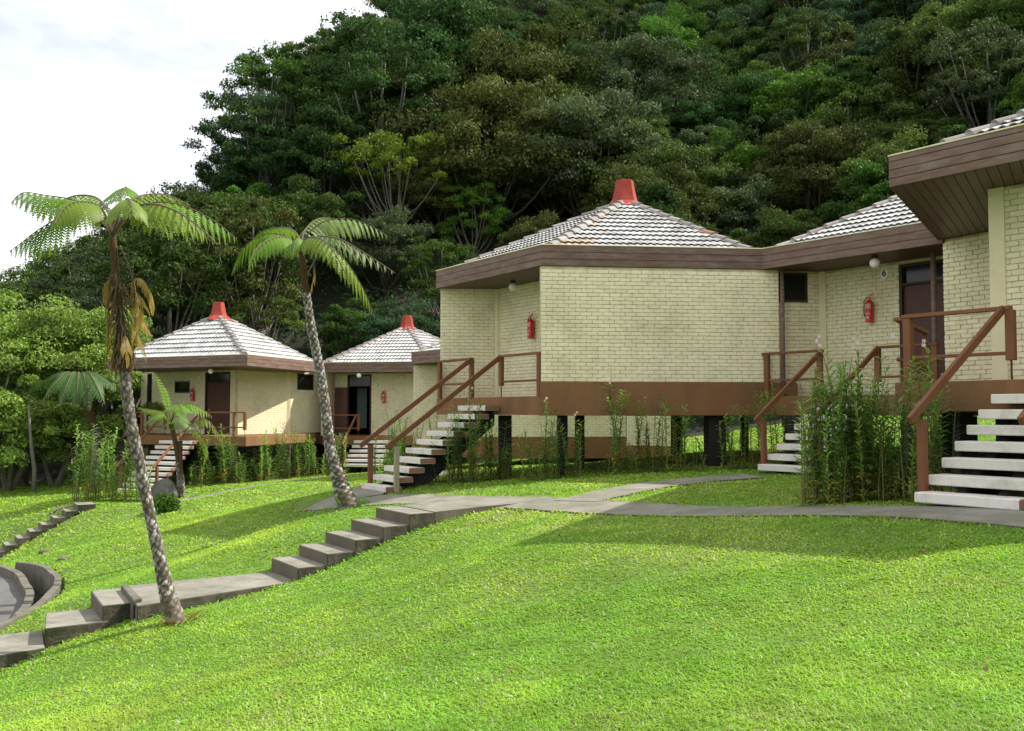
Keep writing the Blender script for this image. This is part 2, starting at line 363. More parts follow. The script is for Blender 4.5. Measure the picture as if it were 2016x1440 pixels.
def strip(name, pts2, w, lift, thick, m, label=None, kind=None, zf=None):
    P = catmull([(a, b, 0) for a, b in pts2], 14); mb = MB(); L_, R_ = [], []
    for i, p in enumerate(P):
        t = (P[min(i + 1, len(P) - 1)] - P[max(i - 1, 0)]).normalized(); s = Vector((-t.y, t.x, 0))
        a, b = p + s * w / 2, p - s * w / 2
        jt = 0 if zf else .03; a, b = a + s * random.uniform(-jt, jt), b + s * random.uniform(-jt, jt)
        if zf: za, zb_ = zf(p), zf(p)
        else:
            za, zb_ = hz(a.x, a.y) + lift, hz(b.x, b.y) + lift; sag = max(0, hz(p.x, p.y) + lift - (za + zb_) / 2); za += sag; zb_ += sag
        L_.append((a.x, a.y, za)); R_.append((b.x, b.y, zb_))
    n = len(P); vs = L_ + R_ + [(x, y, z - thick) for x, y, z in L_] + [(x, y, z - thick) for x, y, z in R_]
    fs = []
    for i in range(n - 1):
        fs += [(i, n + i, n + i + 1, i + 1), (i + 1, 2 * n + i + 1, 2 * n + i, i), (n + i, 3 * n + i, 3 * n + i + 1, n + i + 1)]
    fs += [(0, 2 * n, 3 * n, n), (n - 1, 2 * n - 1, 4 * n - 1, 3 * n - 1)]
    mb.add(vs, fs); o = mb.build(name, [m, M['riser']], kind=kind, label=label)
    for f_ in o.data.polygons:
        if abs(f_.normal.z) < .5: f_.material_index = 1
    return o
for i, (P, w, lb) in enumerate(PATHS):
    labs = ['grey concrete path running along the lawn past the bungalow stairs', 'short grey landing joining the concrete steps to the lawn path',
            'narrow grey path branching to the stairs in front of the bungalow with plate 6', 'grey path in front of the two far bungalows', 'grey path leading back to the open-door bungalow']
    zf_ = None
    if i == 1:
        z_e = hz(.1, 17.2) + .02; zf_ = lambda p: -1.589 + (z_e + 1.589) * min(1, max(0, (p.x + 1.75) / 1.85))
    strip('path', P, w, .018 + .004 * i, .16, M['path'], labs[i], 'structure', zf=zf_)

# road and kerbs
def offs(C, d):
    out = []
    for i, p in enumerate(C):
        a = Vector(C[max(i - 1, 0)]); b = Vector(C[min(i + 1, len(C) - 1)]); t = (b - a).normalized(); s = Vector((-t.y, t.x))
        out.append((p[0] + s.x * d, p[1] + s.y * d))
    return out
RC = [tuple(p[:2]) for p in catmull([(a, b, 0) for a, b in ROADC], 6)]
mb = MB(); inner = offs(RC, -.02); far = [(p[0] - 9, p[1] - 2.0) for p in RC]
n = len(RC); mb.add([(x, y, -3.52) for x, y in inner] + [(x, y, -3.62) for x, y in far], [(i, n + i, n + i + 1, i + 1) for i in range(n - 1)])
mb.build('road', M['asphalt'], kind='structure', label='curved grey asphalt drive at the lower left edge')
kerb = empty('drive_kerb_wall', (RC[10][0], RC[10][1], -3.9), 'low mossy stone kerb wall curving round the asphalt drive, drainage ditch behind it', 'kerb wall')
def ringwall(C, d0, d1, zt, zb, nm, m, parent, step, kern=.0):
    a = offs(C, d0); b = offs(C, d1); i = 0
    while i < len(C) - 1:
        j = min(i + step, len(C) - 1); q = MB()
        for k in range(i, j):
            q.prism([a[k], a[k + 1], b[k + 1], b[k]], zb, zt + random.uniform(-.012, .012))
        q.build(nm, m, parent); i = j
ringwall(RC, -.02, .12, -3.36, -4.1, 'kerb_stone', M['stone'], kerb, 1)
edge = empty('ditch_edge_wall', (RC[12][0] + .5, RC[12][1], -3.9), 'thin outer stone edge of the drainage ditch, between ditch and lawn', 'edge wall')
OC = offs(RC, .46); a2 = offs(RC, .58)
qf = MB(); dA, dB = offs(RC, .10), offs(RC, .48)
for i in range(len(RC) - 1): qf.prism([dA[i], dA[i + 1], dB[i + 1], dB[i]], -4.1, -3.80)
qf.build('ditch_floor', M['soil'], edge)
za_ = [max(min(float(height(p[0] + .25, p[1] + .1, False)), -3.05), -3.5) + .03 for p in a2]
za_ = [sum(za_[max(0, k - 3):k + 4]) / len(za_[max(0, k - 3):k + 4]) for k in range(len(za_))]
for i in range(6, len(RC) - 6):
    q = MB(); q.prism([OC[i], OC[i + 1], a2[i + 1], a2[i]], -4.1, [0, 0, 0, 0])
    for k, zz in zip((4, 5, 6, 7), (0, 0, 0, 0)):
        x_, y_, _ = q.v[k]; f_ = min(range(len(RC)), key=lambda m: min(math.hypot(x_ - OC[m][0], y_ - OC[m][1]), math.hypot(x_ - a2[m][0], y_ - a2[m][1]))); q.v[k] = (x_, y_, za_[f_])
    q.build('edge_stone', M['stone'], edge)
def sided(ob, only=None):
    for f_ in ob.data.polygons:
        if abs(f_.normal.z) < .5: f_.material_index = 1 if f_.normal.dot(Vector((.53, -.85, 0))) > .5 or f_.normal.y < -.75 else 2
# concrete garden steps (near flight)
steps = empty('garden_steps', (-2.3, 16, -2), 'near flight of grey concrete steps climbing the lawn from the drive to the path', 'steps')
n6 = Vector((-.819, -.574, 0)); t6 = Vector((.53, -.85, 0))
s0 = Vector((-2.26, 16.6, 0)); STEPQ = []; STEPZ = []
for k in range(5):
    a = s0 + n6 * (.45 * k); z = -1.585 - .17 * k
    back = -n6 * (.62 if k else .45)
    c = [a, a + t6 * (1.27 - .02 * k), a + t6 * (1.27 - .02 * k) + back, a + back]
    STEPQ.append([(p.x, p.y) for p in c]); STEPZ.append(z)
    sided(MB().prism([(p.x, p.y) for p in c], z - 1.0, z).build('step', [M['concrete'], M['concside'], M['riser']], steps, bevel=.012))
a = s0 + n6 * (.45 * 4); zs = -2.44
c = [pz(240, 1150, zs), pz(270, 1189, zs), pz(596, 1137, zs), pz(546, 1121, zs)]
c = [Vector((p.x, p.y, 0)) for p in c]; c[2] += -n6 * .3; c[3] += -n6 * .3
STEPQ.append([(p.x, p.y) for p in c]); STEPZ.append(zs)
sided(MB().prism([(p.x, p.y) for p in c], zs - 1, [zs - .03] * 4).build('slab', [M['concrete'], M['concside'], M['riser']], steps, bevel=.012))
def blk(pix, z, nm, m=None, down=.9, zz=None):
    P = [pz(x, y, z) for x, y in pix]; poly = [(p.x, p.y) for p in P]; STEPQ.append(poly); STEPZ.append(z)
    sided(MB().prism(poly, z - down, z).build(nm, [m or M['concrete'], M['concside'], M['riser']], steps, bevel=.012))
blk([(238, 1152), (252, 1150), (280, 1178), (262, 1182)], -2.42, 'kerb_block', M['stone'], down=.3)
blk([(179, 1163), (240, 1158), (264, 1187), (202, 1193)], -2.50, 'step')
blk([(90, 1207), (190, 1197), (225, 1222), (88, 1238)], -2.70, 'step')
blk([(-170, 1268), (84, 1241), (89, 1276), (-170, 1318)], -2.90, 'step')
blk([(-320, 1330), (-150, 1305), (-160, 1345), (-330, 1375)], -3.1, 'step')
for w in (1, 2, 3):
    pass
# far flight
fs = empty('garden_steps', (-14.6, 30.4, -3.9), 'distant short flight of small concrete steps going down the lawn at the far left', 'steps')
for k in range(9):
    a = FS0 + n6 * (.313 * k); z = -2.72 - .172 * k; c = [a, a + t6 * .9, a + t6 * .9 - n6 * .5, a - n6 * .5]; P = [(p.x, p.y) for p in c]; STEPQ.append(P); STEPZ.append(z)
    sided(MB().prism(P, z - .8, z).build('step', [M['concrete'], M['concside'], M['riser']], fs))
gz = np.empty(nx * ny * 3, np.float32); GROUND_ME.vertices.foreach_get("co", gz); gz = gz.reshape(-1, 3)
for q, zt_ in zip(STEPQ, STEPZ):
    cxq = sum(p[0] for p in q) / len(q); cyq = sum(p[1] for p in q) / len(q); q2 = [(cxq + (p[0] - cxq) * 1.04, cyq + (p[1] - cyq) * 1.04) for p in q]
    m_ = inpoly(gz[:, 0], gz[:, 1], q2); gz[m_, 2] = np.minimum(gz[m_, 2], zt_ - .05)
GROUND_ME.vertices.foreach_set("co", gz.ravel()); GROUND_ME.update()
print("ground", time.time() - T0)

# ------------------------------------------------------------------ bungalow kit
A5 = Vector((.993, .117, 0))
def v2(x, y): return Vector((x, y, 0))
BRICKS = []
for k in range(8):
    mb = MB(); w, h, ch, d = .1165, .0372, .008 + .006 * random.random(), .012
    def ring(w, h, ch, y):
        pts = []
        for sx, sz in ((1, 1), (-1, 1), (-1, -1), (1, -1)):
            c1 = ch * random.uniform(.5, 1.9); jx, jz = random.uniform(-.0025, .0015), random.uniform(-.002, .001)
            p1 = ((w + jx) * sx, y, (h + jz - c1 * .8) * sz); p2 = ((w + jx - c1) * sx, y, (h + jz) * sz)
            pts += [p1, p2] if sx * sz > 0 else [p2, p1]
        return pts
    st = random.getstate(); r0 = ring(w, h, ch, .02); random.setstate(st); r1 = ring(w, h, ch, -.008); random.setstate(st)
    r2 = ring(w - .006, h - .005, ch, -.013)
    fs_ = [(i, 8 + i, 8 + (i + 1) % 8, (i + 1) % 8) for i in range(8)] + [(8 + i, 16 + i, 16 + (i + 1) % 8, 8 + (i + 1) % 8) for i in range(8)] + [tuple(range(16, 24))]
    mb.add(r0 + r1 + r2, fs_); BRICKS.append(mb.mesh('brick', M['brick']))
class Bungalow:
    def __init__(s, loc, label, zf, zfas):
        s.o = empty('bungalow', loc, label, 'bungalow'); s.org = Vector(loc); s.bricks = []; s.zf = zf; s.zfas = zfas; s.label = label
    def wall(s, P0, P1, z0, z1, openings=(), thick=.18, label=None, brick=True, both_ends=False, pitch=.0805, blen=.24):
        """brick wall whose outer face is on the right-hand side of P0->P1 seen from outside; openings: (u0,u1,z0,z1)"""
        P0, P1 = v2(*P0), v2(*P1); L = (P1 - P0).length; t = (P1 - P0).normalized(); nrm = Vector((t.y, -t.x, 0))
        mb = MB(); us = sorted({0, L} | {u for o in openings for u in o[:2]}); zs = sorted({z0, z1} | {z for o in openings for z in o[2:]})
        # merge cells into vertical columns to avoid coplanar faces inside
        for ua, ub in zip(us[:-1], us[1:]):
            za = None
            for z_a, z_b in zip(zs[:-1], zs[1:]):
                hole = any(o[0] <= ua + 1e-4 and ub <= o[1] + 1e-4 and o[2] <= z_a + 1e-4 and z_b <= o[3] + 1e-4 for o in openings)
                if hole:
                    if za is not None: s._cell(mb, P0, t, nrm, ua, ub, za, z_a, thick)
                    za = None
                elif za is None: za = z_a
            if za is not None: s._cell(mb, P0, t, nrm, ua, ub, za, z1, thick)
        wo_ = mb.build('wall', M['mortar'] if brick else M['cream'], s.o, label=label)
        if brick:
            zc = z0 + pitch / 2; row = 0
            while zc + pitch * .4 < z1:
                u = -(blen / 2 + .005) * (row % 2) + random.uniform(-.012, .012)
                while u < L:
                    a, b = max(u, .002), min(u + blen * random.uniform(.955, 1.03) - .006, L - .002)
                    for o in openings:
                        if o[2] < zc + pitch * .3 and o[3] > zc - pitch * .3:
                            if a < o[0] < b and b <= o[1] + .3: b = o[0] - .003
                            elif a < o[1] < b: a = o[1] + .003
                            elif o[0] <= a and b <= o[1]: b = a - 1
                    if b - a > .03:
                        s.bricks.append((wo_, P0 + t * ((a + b) / 2) + Vector((0, 0, zc)), t, nrm, b - a))
                    u += blen if b - a < .1 else (b - u) + .006 + random.uniform(0, .003)
                zc += pitch; row += 1
        return wo_
    def _cell(s, mb, P0, t, nrm, ua, ub, za, zb, thick):
        a, b = P0 + t * ua, P0 + t * ub; i = nrm * (-.006); j = nrm * (-thick)
        mb.prism([(a + i).to_tuple()[:2], (b + i).to_tuple()[:2], (b + j).to_tuple()[:2], (a + j).to_tuple()[:2]], za, zb)
    def flush_bricks(s, limit=300):
        def size(b):
            p = b[1]; view = Vector((p.x, p.y, 0)).normalized()
            return abs(b[3].dot(view)) * b[4] / p.y
        bs = [b for b in s.bricks]; bs.sort(key=lambda b: -size(b))
        vis = [b for b in bs if -60 < proj(b[1])[0] < 2076]; rest = [b for b in bs if not (-60 < proj(b[1])[0] < 2076)]
        big = [b for b in vis if size(b) * F > 10]; small = [b for b in vis if size(b) * F <= 10]
        for w_, p, t, nr, ln in big[:limit]:
            o = bpy.data.objects.new('brick', random.choice(BRICKS)); ang = math.atan2(t.y, t.x) + random.uniform(-.006, .006)
            o.location = p - s.org + nr * random.uniform(-.003, .003) + Vector((0, 0, random.uniform(-.0022, .0022))); o.rotation_euler = (0, random.uniform(-.006, .006), ang); o.scale = (ln / .233, 1, 1)
            link(o, w_)
        mb = MB()
        for w_, p, t, nr, ln in big[limit:] + small + rest:
            me_ = random.choice(BRICKS); k = ln / .233; off = p + nr * random.uniform(-.003, .002)
            # mesh x -> t, mesh -y -> outward normal
            mb.add([off + t * (v.co.x * k) - nr * v.co.y + Vector((0, 0, v.co.z)) for v in me_.vertices], [tuple(f.vertices) for f in me_.polygons])
        if mb.v: mb.build('bricks', M['brick'], s.o, kind='stuff')
    def strip_board(s, A, B, nA, nB, z0, z1, name, m, out=.03, ao=.0):
        """board along A->B with mitred ends: nA,nB are outward offsets at the ends"""
        a, b = v2(*A), v2(*B)
        q = MB().prism([(a + nA * ao).to_tuple()[:2], (b + nB * ao).to_tuple()[:2], (b + nB * (ao + out)).to_tuple()[:2], (a + nA * (ao + out)).to_tuple()[:2]], z0, z1)
        return q.build(name, m, s.o, bevel=.004)
    def fascia(s, poly, zb, heights, edges, closed=True):
        n = len(poly); N_ = []
        cen = sum((v2(*p) for p in poly), Vector()) / n
        def en(i):
            a, b = v2(*poly[i]), v2(*poly[(i + 1) % n]); t = (b - a).normalized(); m_ = Vector((t.y, -t.x, 0))
            return m_ if m_.dot((a + b) / 2 - cen) > 0 else -m_
        for i in range(n):
            e0, e1 = en(i - 1), en(i); h = (e0 + e1).normalized(); N_.append(h / max(h.dot(e1), .3))
        for i in edges:
            j = (i + 1) % n; z = zb
            top = zb + sum(heights)
            s.strip_board(poly[i], poly[j], N_[i], N_[j], zb + .004, top - .004, 'fascia_backing', M['groove'], .02, -.026)
            for hgt in heights:
                s.strip_board(poly[i], poly[j], N_[i], N_[j], z + .004, z + hgt - .004, 'fascia_board', M['fascia'], .03, -.003); z += hgt
            s.strip_board(poly[i], poly[j], N_[i], N_[j], top + .001, top + .022, 'gutter_edge', M['cream'], .05, -.012)
    def soffit(s, poly, z, direction, w=.095, individual=True, clip=None):
        """boards running along `direction`, clipped to the polygon"""
        d = v2(*direction).normalized(); q_ = Vector((-d.y, d.x, 0)); P = [v2(*p) for p in poly]
        lo = min(p.dot(q_) for p in P); hi = max(p.dot(q_) for p in P)
        MB().prism([p.to_tuple()[:2] for p in P], z + .022, z + .04).build('soffit_backing', M['groove'], s.o)
        k = lo; rest = MB()
        while k < hi:
            c = s._clip(P, q_, k + .005, k + w - .005)
            if len(c) > 2:
                q = MB() if individual else rest
                q.prism([p.to_tuple()[:2] for p in c], z, z + .018)
                if individual: q.build('soffit_board', M['soffit'], s.o)
            k += w
        if rest.v: rest.build('soffit_boards', M['soffit'], s.o, kind='stuff')
    def _clip(s, P, q, lo, hi):
        for sg, lim in ((1, lo), (-1, -hi)):
            out = []; n = len(P)
            for i in range(n):
                a, b = P[i], P[(i + 1) % n]; da, db = sg * a.dot(q) - lim, sg * b.dot(q) - lim
                if da >= 0: out.append(a)
                if (da >= 0) != (db >= 0): out.append(a + (b - a) * (da / (da - db)))
            P = out
            if not P: return []
        return P
    def roof(s, poly, zt, apex, faces, cap=True, row=.345, tw=.30, warm=None, trunc=.32, maxtiles=300):
        poly, zt = s.inset(poly, zt); P = [Vector((p[0], p[1], zt)) for p in poly]; ap = Vector(apex); n = len(P)
        ro = MB(); ap2 = ap - Vector((0, 0, .05)); ro.add([p - Vector((0, 0, .02)) for p in P] + [ap2], [(i, (i + 1) % n, n) for i in range(n)])
        R_ = ro.build('roof', M['deck'], s.o)
        clipped = MB(); cl = []
        for fi in faces:
            a, b = P[fi], P[(fi + 1) % n]; u = (b - a).normalized(); mid = (a + b) / 2
            nm = (b - a).cross(ap - a).normalized()
            if nm.z < 0: nm = -nm
            if u.cross(nm).dot(ap - a) > 0: pass
            v = nm.cross(u)
            if v.dot(ap - a) < 0: v = -v
            Lv = (ap - a).dot(v); Lu = (b - a).length; ua = (ap - a).dot(u)
            tile = s._tile(tw, row)
            r = 0; vv = -.03
            while vv < Lv - trunc:
                ul = ua * max(vv, 0) / Lv; ur = Lu - (Lu - ua) * max(vv, 0) / Lv
                ul2 = ua * (vv + row) / Lv; ur2 = Lu - (Lu - ua) * (vv + row) / Lv
                k = math.floor(ul / tw) * tw + (tw / 2 if r % 2 else 0) - tw
                while k < ur:
                    if k + tw > ul and k < ur:
                        M4 = Matrix((u, v, nm)).transposed().to_4x4(); M4.translation = a + u * (k + tw / 2) + v * vv + nm * .01
                        mm = M['tile']
                        if warm and fi == warm[0] and abs(k + tw / 2 - (warm[1] + warm[2] * vv)) < warm[3] and random.random() < .6: mm = M['tilewarm']
                        if k >= ul2 - .02 and k + tw <= ur2 + .02:
                            o = bpy.data.objects.new('tile', tile if mm is M['tile'] else s.tile_w); W_ = M4.copy(); W_.translation -= s.org
                            link(o, R_); o.matrix_local = W_ @ Matrix.Rotation(random.uniform(-.008, .008), 4, 'Z')
                        else:
                            cl.append((tile, M4, a, b, u, v, nm, ap, mm))
                    k += tw
                vv += row; r += 1
        bmx = []
        for tile, M4, a, b, u, v, nm, ap_, mm in cl:
            bm = bmesh.new(); bm.from_mesh(tile); bm.transform(M4)
            for hp, other in ((a, 1), (b, -1)):
                hd = (ap_ - hp).normalized(); pn = nm.cross(hd).normalized()
                if pn.dot((a + b) / 2 - hp) < 0: pn = -pn
                bmesh.ops.bisect_plane(bm, geom=bm.verts[:] + bm.edges[:] + bm.faces[:], plane_co=hp, plane_no=pn, clear_inner=True)
            if len(bm.faces):
                me_ = bpy.data.meshes.new('tile'); bm.transform(Matrix.Translation(-s.org)); bm.to_mesh(me_)
                me_.materials.clear(); me_.materials.append(mm)
                o = bpy.data.objects.new('cut_tile', me_); link(o, R_)
            bm.free()
        return R_
    def _tile(s, tw, row):
        mb = MB(); seg = 10
        def h(x): return .036 * abs(math.cos(x / tw * 2 * math.pi)) ** .8
        xs = [-tw / 2 + .003 + (tw - .006) * i / seg for i in range(seg + 1)]; L = row + .05
        f = [(x, 0, .052 + h(x)) for x in xs]; bk = [(x, L, .004 + h(x)) for x in xs]; lo = [(x, .006, .036 + h(x)) for x in xs]
        m = seg + 1
        fs = [(i, i + 1, m + i + 1, m + i) for i in range(seg)] + [(2 * m + i, 2 * m + i + 1, i + 1, i) for i in range(seg)]
        mb.add(f + bk + lo, fs); t = mb.mesh('tile', M['tile']); s.tile_w = t.copy(); s.tile_w.materials[0] = M['tilewarm']; return t
    def inset(s, poly, zt):
        cx_ = sum(p[0] for p in poly) / len(poly); cy_ = sum(p[1] for p in poly) / len(poly)
        return [(cx_ + (p[0] - cx_) * .93, cy_ + (p[1] - cy_) * .93) for p in poly], zt - .03
    def ridges(s, poly, zt, apex, which, r=.10, L=.40, red=0, end=.33):
        poly, zt = s.inset(poly, zt)
        ap = Vector(apex)
        for i in which:
            p = Vector((poly[i][0], poly[i][1], zt)); d = (ap - p).normalized(); tot = (ap - p).length - end; k = .02
            side = d.cross(Vector((0, 0, 1))).normalized(); up = side.cross(d)
            me_ = None; q = 0
            while k < tot:
                mb = MB(); seg = 7; vs = []
                for (yy, rr, hh) in ((0, r * 1.22, .045), (L + .05, r * .95, .02)):
                    for j in range(seg + 1):
                        th = math.pi * j / seg; vs.append((rr * math.cos(th), yy, rr * .8 * math.sin(th) + hh - .03))
                m = seg + 1; fs = [(j, m + j, m + j + 1, j + 1) for j in range(seg)] + [tuple(range(m))]
                if me_ is None: mb.add(vs, fs); me_ = mb.mesh('ridge_tile', M['ridge']); me_r = me_.copy(); me_r.materials[0] = M['ridgered']
                use = me_r if (q < red or random.random() < .04) else me_
                o = bpy.data.objects.new('ridge_tile', use); link(o, s.o)
                M4 = Matrix((side, d, up)).transposed().to_4x4(); M4.translation = p + d * k + up * .03 - s.org
                o.matrix_local = M4 @ Matrix.Rotation(random.uniform(-.03, .03), 4, 'Z'); k += L; q += 1
    def cap(s, apex, hexdir, n=6, rb=.50, flare_z=-.24, zt=.55, rt=.225, rot=0):
        mb = MB(); prof = [(.62, -.22), (.46, -.10), (.345, .0), (.305, .12), (.262, .32), (.225, .54), (.20, .55)]
        vs = []
        for (r, z) in prof:
            for j in range(n):
                th = 2 * math.pi * j / n + rot; vs.append(Vector(apex) + Vector((r * math.cos(th), r * math.sin(th), z)))
        fs = [(i * n + j, i * n + (j + 1) % n, (i + 1) * n + (j + 1) % n, (i + 1) * n + j) for i in range(len(prof) - 1) for j in range(n)] + [tuple(range((len(prof) - 1) * n, len(prof) * n))]
        mb.add(vs, fs); mb.build('roof_cap', M['red'], s.o)
def panel(mb, P, t, nrm, u0, u1, z0, z1, d0, d1, mi=0):
    a, b = P + t * u0, P + t * u1
    mb.prism([(a + nrm * d0).to_tuple()[:2], (b + nrm * d0).to_tuple()[:2], (b + nrm * d1).to_tuple()[:2], (a + nrm * d1).to_tuple()[:2]], z0, z1, mi)
def frame_for(P0, P1):
    P0, P1 = v2(*P0), v2(*P1); t = (P1 - P0).normalized(); return P0, t, Vector((t.y, -t.x, 0))
def window(b, P0, P1, u0, u1, z0, z1, bars=0):
    P, t, n = frame_for(P0, P1); fr = MB(); w = .05
    panel(fr, P, t, n, u0, u1, z0, z0 + w, -.10, .012); panel(fr, P, t, n, u0, u1, z1 - w, z1, -.10, .012)
    panel(fr, P, t, n, u0, u0 + w, z0 + w, z1 - w, -.10, .010); panel(fr, P, t, n, u1 - w, u1, z0 + w, z1 - w, -.10, .010)
    for k in range(bars):
        zz = z0 + (z1 - z0) * (k + 1) / (bars + 1); panel(fr, P, t, n, u0 + w, u1 - w, zz - .012, zz + .012, -.05, -.03)
    f = fr.build('window', M['frame'], b.o)
    g_ = MB(); panel(g_, P, t, n, u0 + w, u1 - w, z0 + w, z1 - w, -.075, -.065); g_.build('pane', M['glass'], f)
    bk = MB(); panel(bk, P, t, n, u0, u1, z0, z1, -.17, -.13); bk.build('backing', M['black'], f)
def door(b, P0, P1, u0, u1, z0, zd, z1, label=None, ajar=False):
    P, t, n = frame_for(P0, P1); fr = MB(); w = .06
    panel(fr, P, t, n, u0, u0 + w, z0, z1, -.12, .012); panel(fr, P, t, n, u1 - w, u1, z0, z1, -.12, .012)
    panel(fr, P, t, n, u0 + w, u1 - w, z1 - w, z1, -.12, .010); panel(fr, P, t, n, u0 + w, u1 - w, zd, zd + .05, -.12, .010)
    f = fr.build('door_frame', M['frame'], b.o)
    g_ = MB(); panel(g_, P, t, n, u0 + w, u1 - w, zd + .05, z1 - w, -.09, -.08); g_.build('transom_pane', M['glass'], f)
    if not ajar:
        d = MB(); panel(d, P, t, n, u0 + w, u1 - w, z0, zd, -.10, -.06); dd = d.build('door', M['door'], b.o)
        h = MB(); q = P + t * (u0 + w + .08) + n * (-.045) + Vector((0, 0, z0 + 1.0)); h.beam(q, q + t * .1, .02, .02); h.build('handle', M['white'], dd)
        bk = MB(); panel(bk, P, t, n, u0, u1, z0, z1, -.17, -.14); bk.build('door_backing', M['black'], b.o)
    return f
def sign(P0, P1, u, z, txt, label, s=.12):
    P, t, n = frame_for(P0, P1); c = P + t * u + n * .02 + Vector((0, 0, z))
    o = empty('number_plate', c, label, 'number plate', 'round white number plates beside the doors')
    mb = MB(); vs0, vs1 = [], []
    for j in range(20):
        th = 2 * math.pi * j / 20; q = t * (s * .78 * math.cos(th)) + Vector((0, 0, s * math.sin(th))); vs0.append(c + q - n * .008); vs1.append(c + q + n * .008)
    mb.add(vs0 + vs1, [tuple(range(19, -1, -1)), tuple(range(20, 40))] + [(j, (j + 1) % 20, 20 + (j + 1) % 20, 20 + j) for j in range(20)])
    mb.build('plate', M['white'], o)
    cu = bpy.data.curves.new('numeral', 'FONT'); cu.body = txt; cu.size = s * 1.55; cu.align_x = 'CENTER'; cu.align_y = 'CENTER'; cu.extrude = .002; cu.offset = .004
    tmp = bpy.data.objects.new('tmp', cu); COL.objects.link(tmp); dg = bpy.context.evaluated_depsgraph_get(); dg.update()
    me_ = bpy.data.meshes.new_from_object(tmp.evaluated_get(dg)); bpy.data.objects.remove(tmp); me_.materials.clear(); me_.materials.append(M['black'])
    no = bpy.data.objects.new('numeral', me_); link(no, o)
    M4 = Matrix((t, Vector((0, 0, 1)), n)).transposed().to_4x4(); M4.translation = n * .011; no.matrix_local = M4
def extinguisher(P0, P1, u, ztop, label, s=1.0):
    P, t, n = frame_for(P0, P1); H = .46 * s; r = .078 * s; c = P + t * u + n * (r + .03) + Vector((0, 0, ztop - .58 * s))
    o = empty('fire_extinguisher', c, label, 'fire extinguisher', 'red fire extinguishers hung on the bungalow walls')
    mb = MB(); prof = [(0, r * .85), (.015, r), (H * .86, r), (H * .95, r * .72), (H, r * .3)]; mb.tube([c + Vector((0, 0, z)) for z, _ in prof], [q for _, q in prof], 16)
    body = mb.build('cylinder', M['extred'], o, smooth=False)
    lb = MB(); 
    for (za, zb_, wd) in ((H * .60, H * .80, .9), (H * .33, H * .40, .8), (H * .14, H * .26, .5)):
        vs = []; k = 6
        for j in range(k + 1):
            th = (-wd + 2 * wd * j / k); dv = n * math.cos(th) + t * math.sin(th)
            vs += [c + dv * (r + .002) + Vector((0, 0, za)), c + dv * (r + .002) + Vector((0, 0, zb_))]
        lb.add(vs, [(2 * j, 2 * j + 2, 2 * j + 3, 2 * j + 1) for j in range(k)])
    lb.build('label_print', mat('label_pink', (.62, .30, .28), .6), o)
    v = MB(); top = c + Vector((0, 0, H)); v.tube([top, top + Vector((0, 0, .05 * s))], .018 * s, 8); v.beam(top + Vector((0, 0, .06 * s)) - t * .01, top + t * .09 * s + Vector((0, 0, .12 * s)), .022, .012); v.beam(top + Vector((0, 0, .045 * s)), top + t * .08 * s + Vector((0, 0, .06 * s)), .02, .01)
    v.build('valve', M['extred'], o)
    hs = MB(); q = top + Vector((0, 0, .03)); hs.tube([q, q - t * .06 * s + Vector((0, 0, .02)), q - t * .12 * s + Vector((0, 0, -.06 * s)), q - t * .125 * s + Vector((0, 0, -.3 * s)), q - t * .10 * s + Vector((0, 0, -.38 * s))], .011 * s, 6)
    hs.build('hose', M['black'], o, smooth=True)
    bkt = MB(); bkt.beam(c + Vector((0, 0, H * .5)) - n * r, c + Vector((0, 0, H * .5)) - n * (r + .03), .06, .03); bkt.build('bracket', M['black'], o)
def globe(c, label, r=.10):
    c = Vector(c); o = empty('ceiling_lamp', c, label, 'lamp', 'white globe lamps under the eaves')
    mb = MB(); k = 8; prof = [(r * math.sin(math.pi * (i + .3) / (k + .6)), -r - r * -math.cos(math.pi * (i + .3) / (k + .6)) * 1) for i in range(k + 1)]
    mb.tube([c + Vector((0, 0, -.04 - r + r * math.cos(math.pi * (i + .3) / (k + .6)))) for i in range(k + 1)], [r * math.sin(math.pi * (i + .3) / (k + .6)) for i in range(k + 1)], 16)
    mb.build('globe', M['lamp'], o, smooth=True)
    MB().tube([c + Vector((0, 0, -.05)), c + Vector((0, 0, .02))], .06, 12).build('base', M['frame'], o)
def post(q, p, z0, z1, w=.085, d=.11, t=None, name='post', parent=None, m=None, pin=None):
    t = t or Vector((1, 0, 0)); n = Vector((t.y, -t.x, 0)); mb = MB(); p = v2(p[0], p[1])
    c = [p + t * (i * w / 2) + n * (j * d / 2) for i, j in ((-1, -1), (1, -1), (1, 1), (-1, 1))]
    mb.prism([x.to_tuple()[:2] for x in c], z0, z1)
    o = mb.build(name, m or M['rail'], q, bevel=.006)
    if pin is not None: MB().tube([(p.x, p.y, pin), (p.x, p.y, z0 + .02)], .013, 6).build('post_pin', M['frame'], q)
    return o
def hrail(q, a, b, z, h=.05, w=.10, name='rail', ztwo=None):
    zb_ = z if ztwo is None else ztwo
    return MB().beam((a[0], a[1], z), (b[0], b[1], zb_), w, h).build(name, M['rail'], q, bevel=.005)
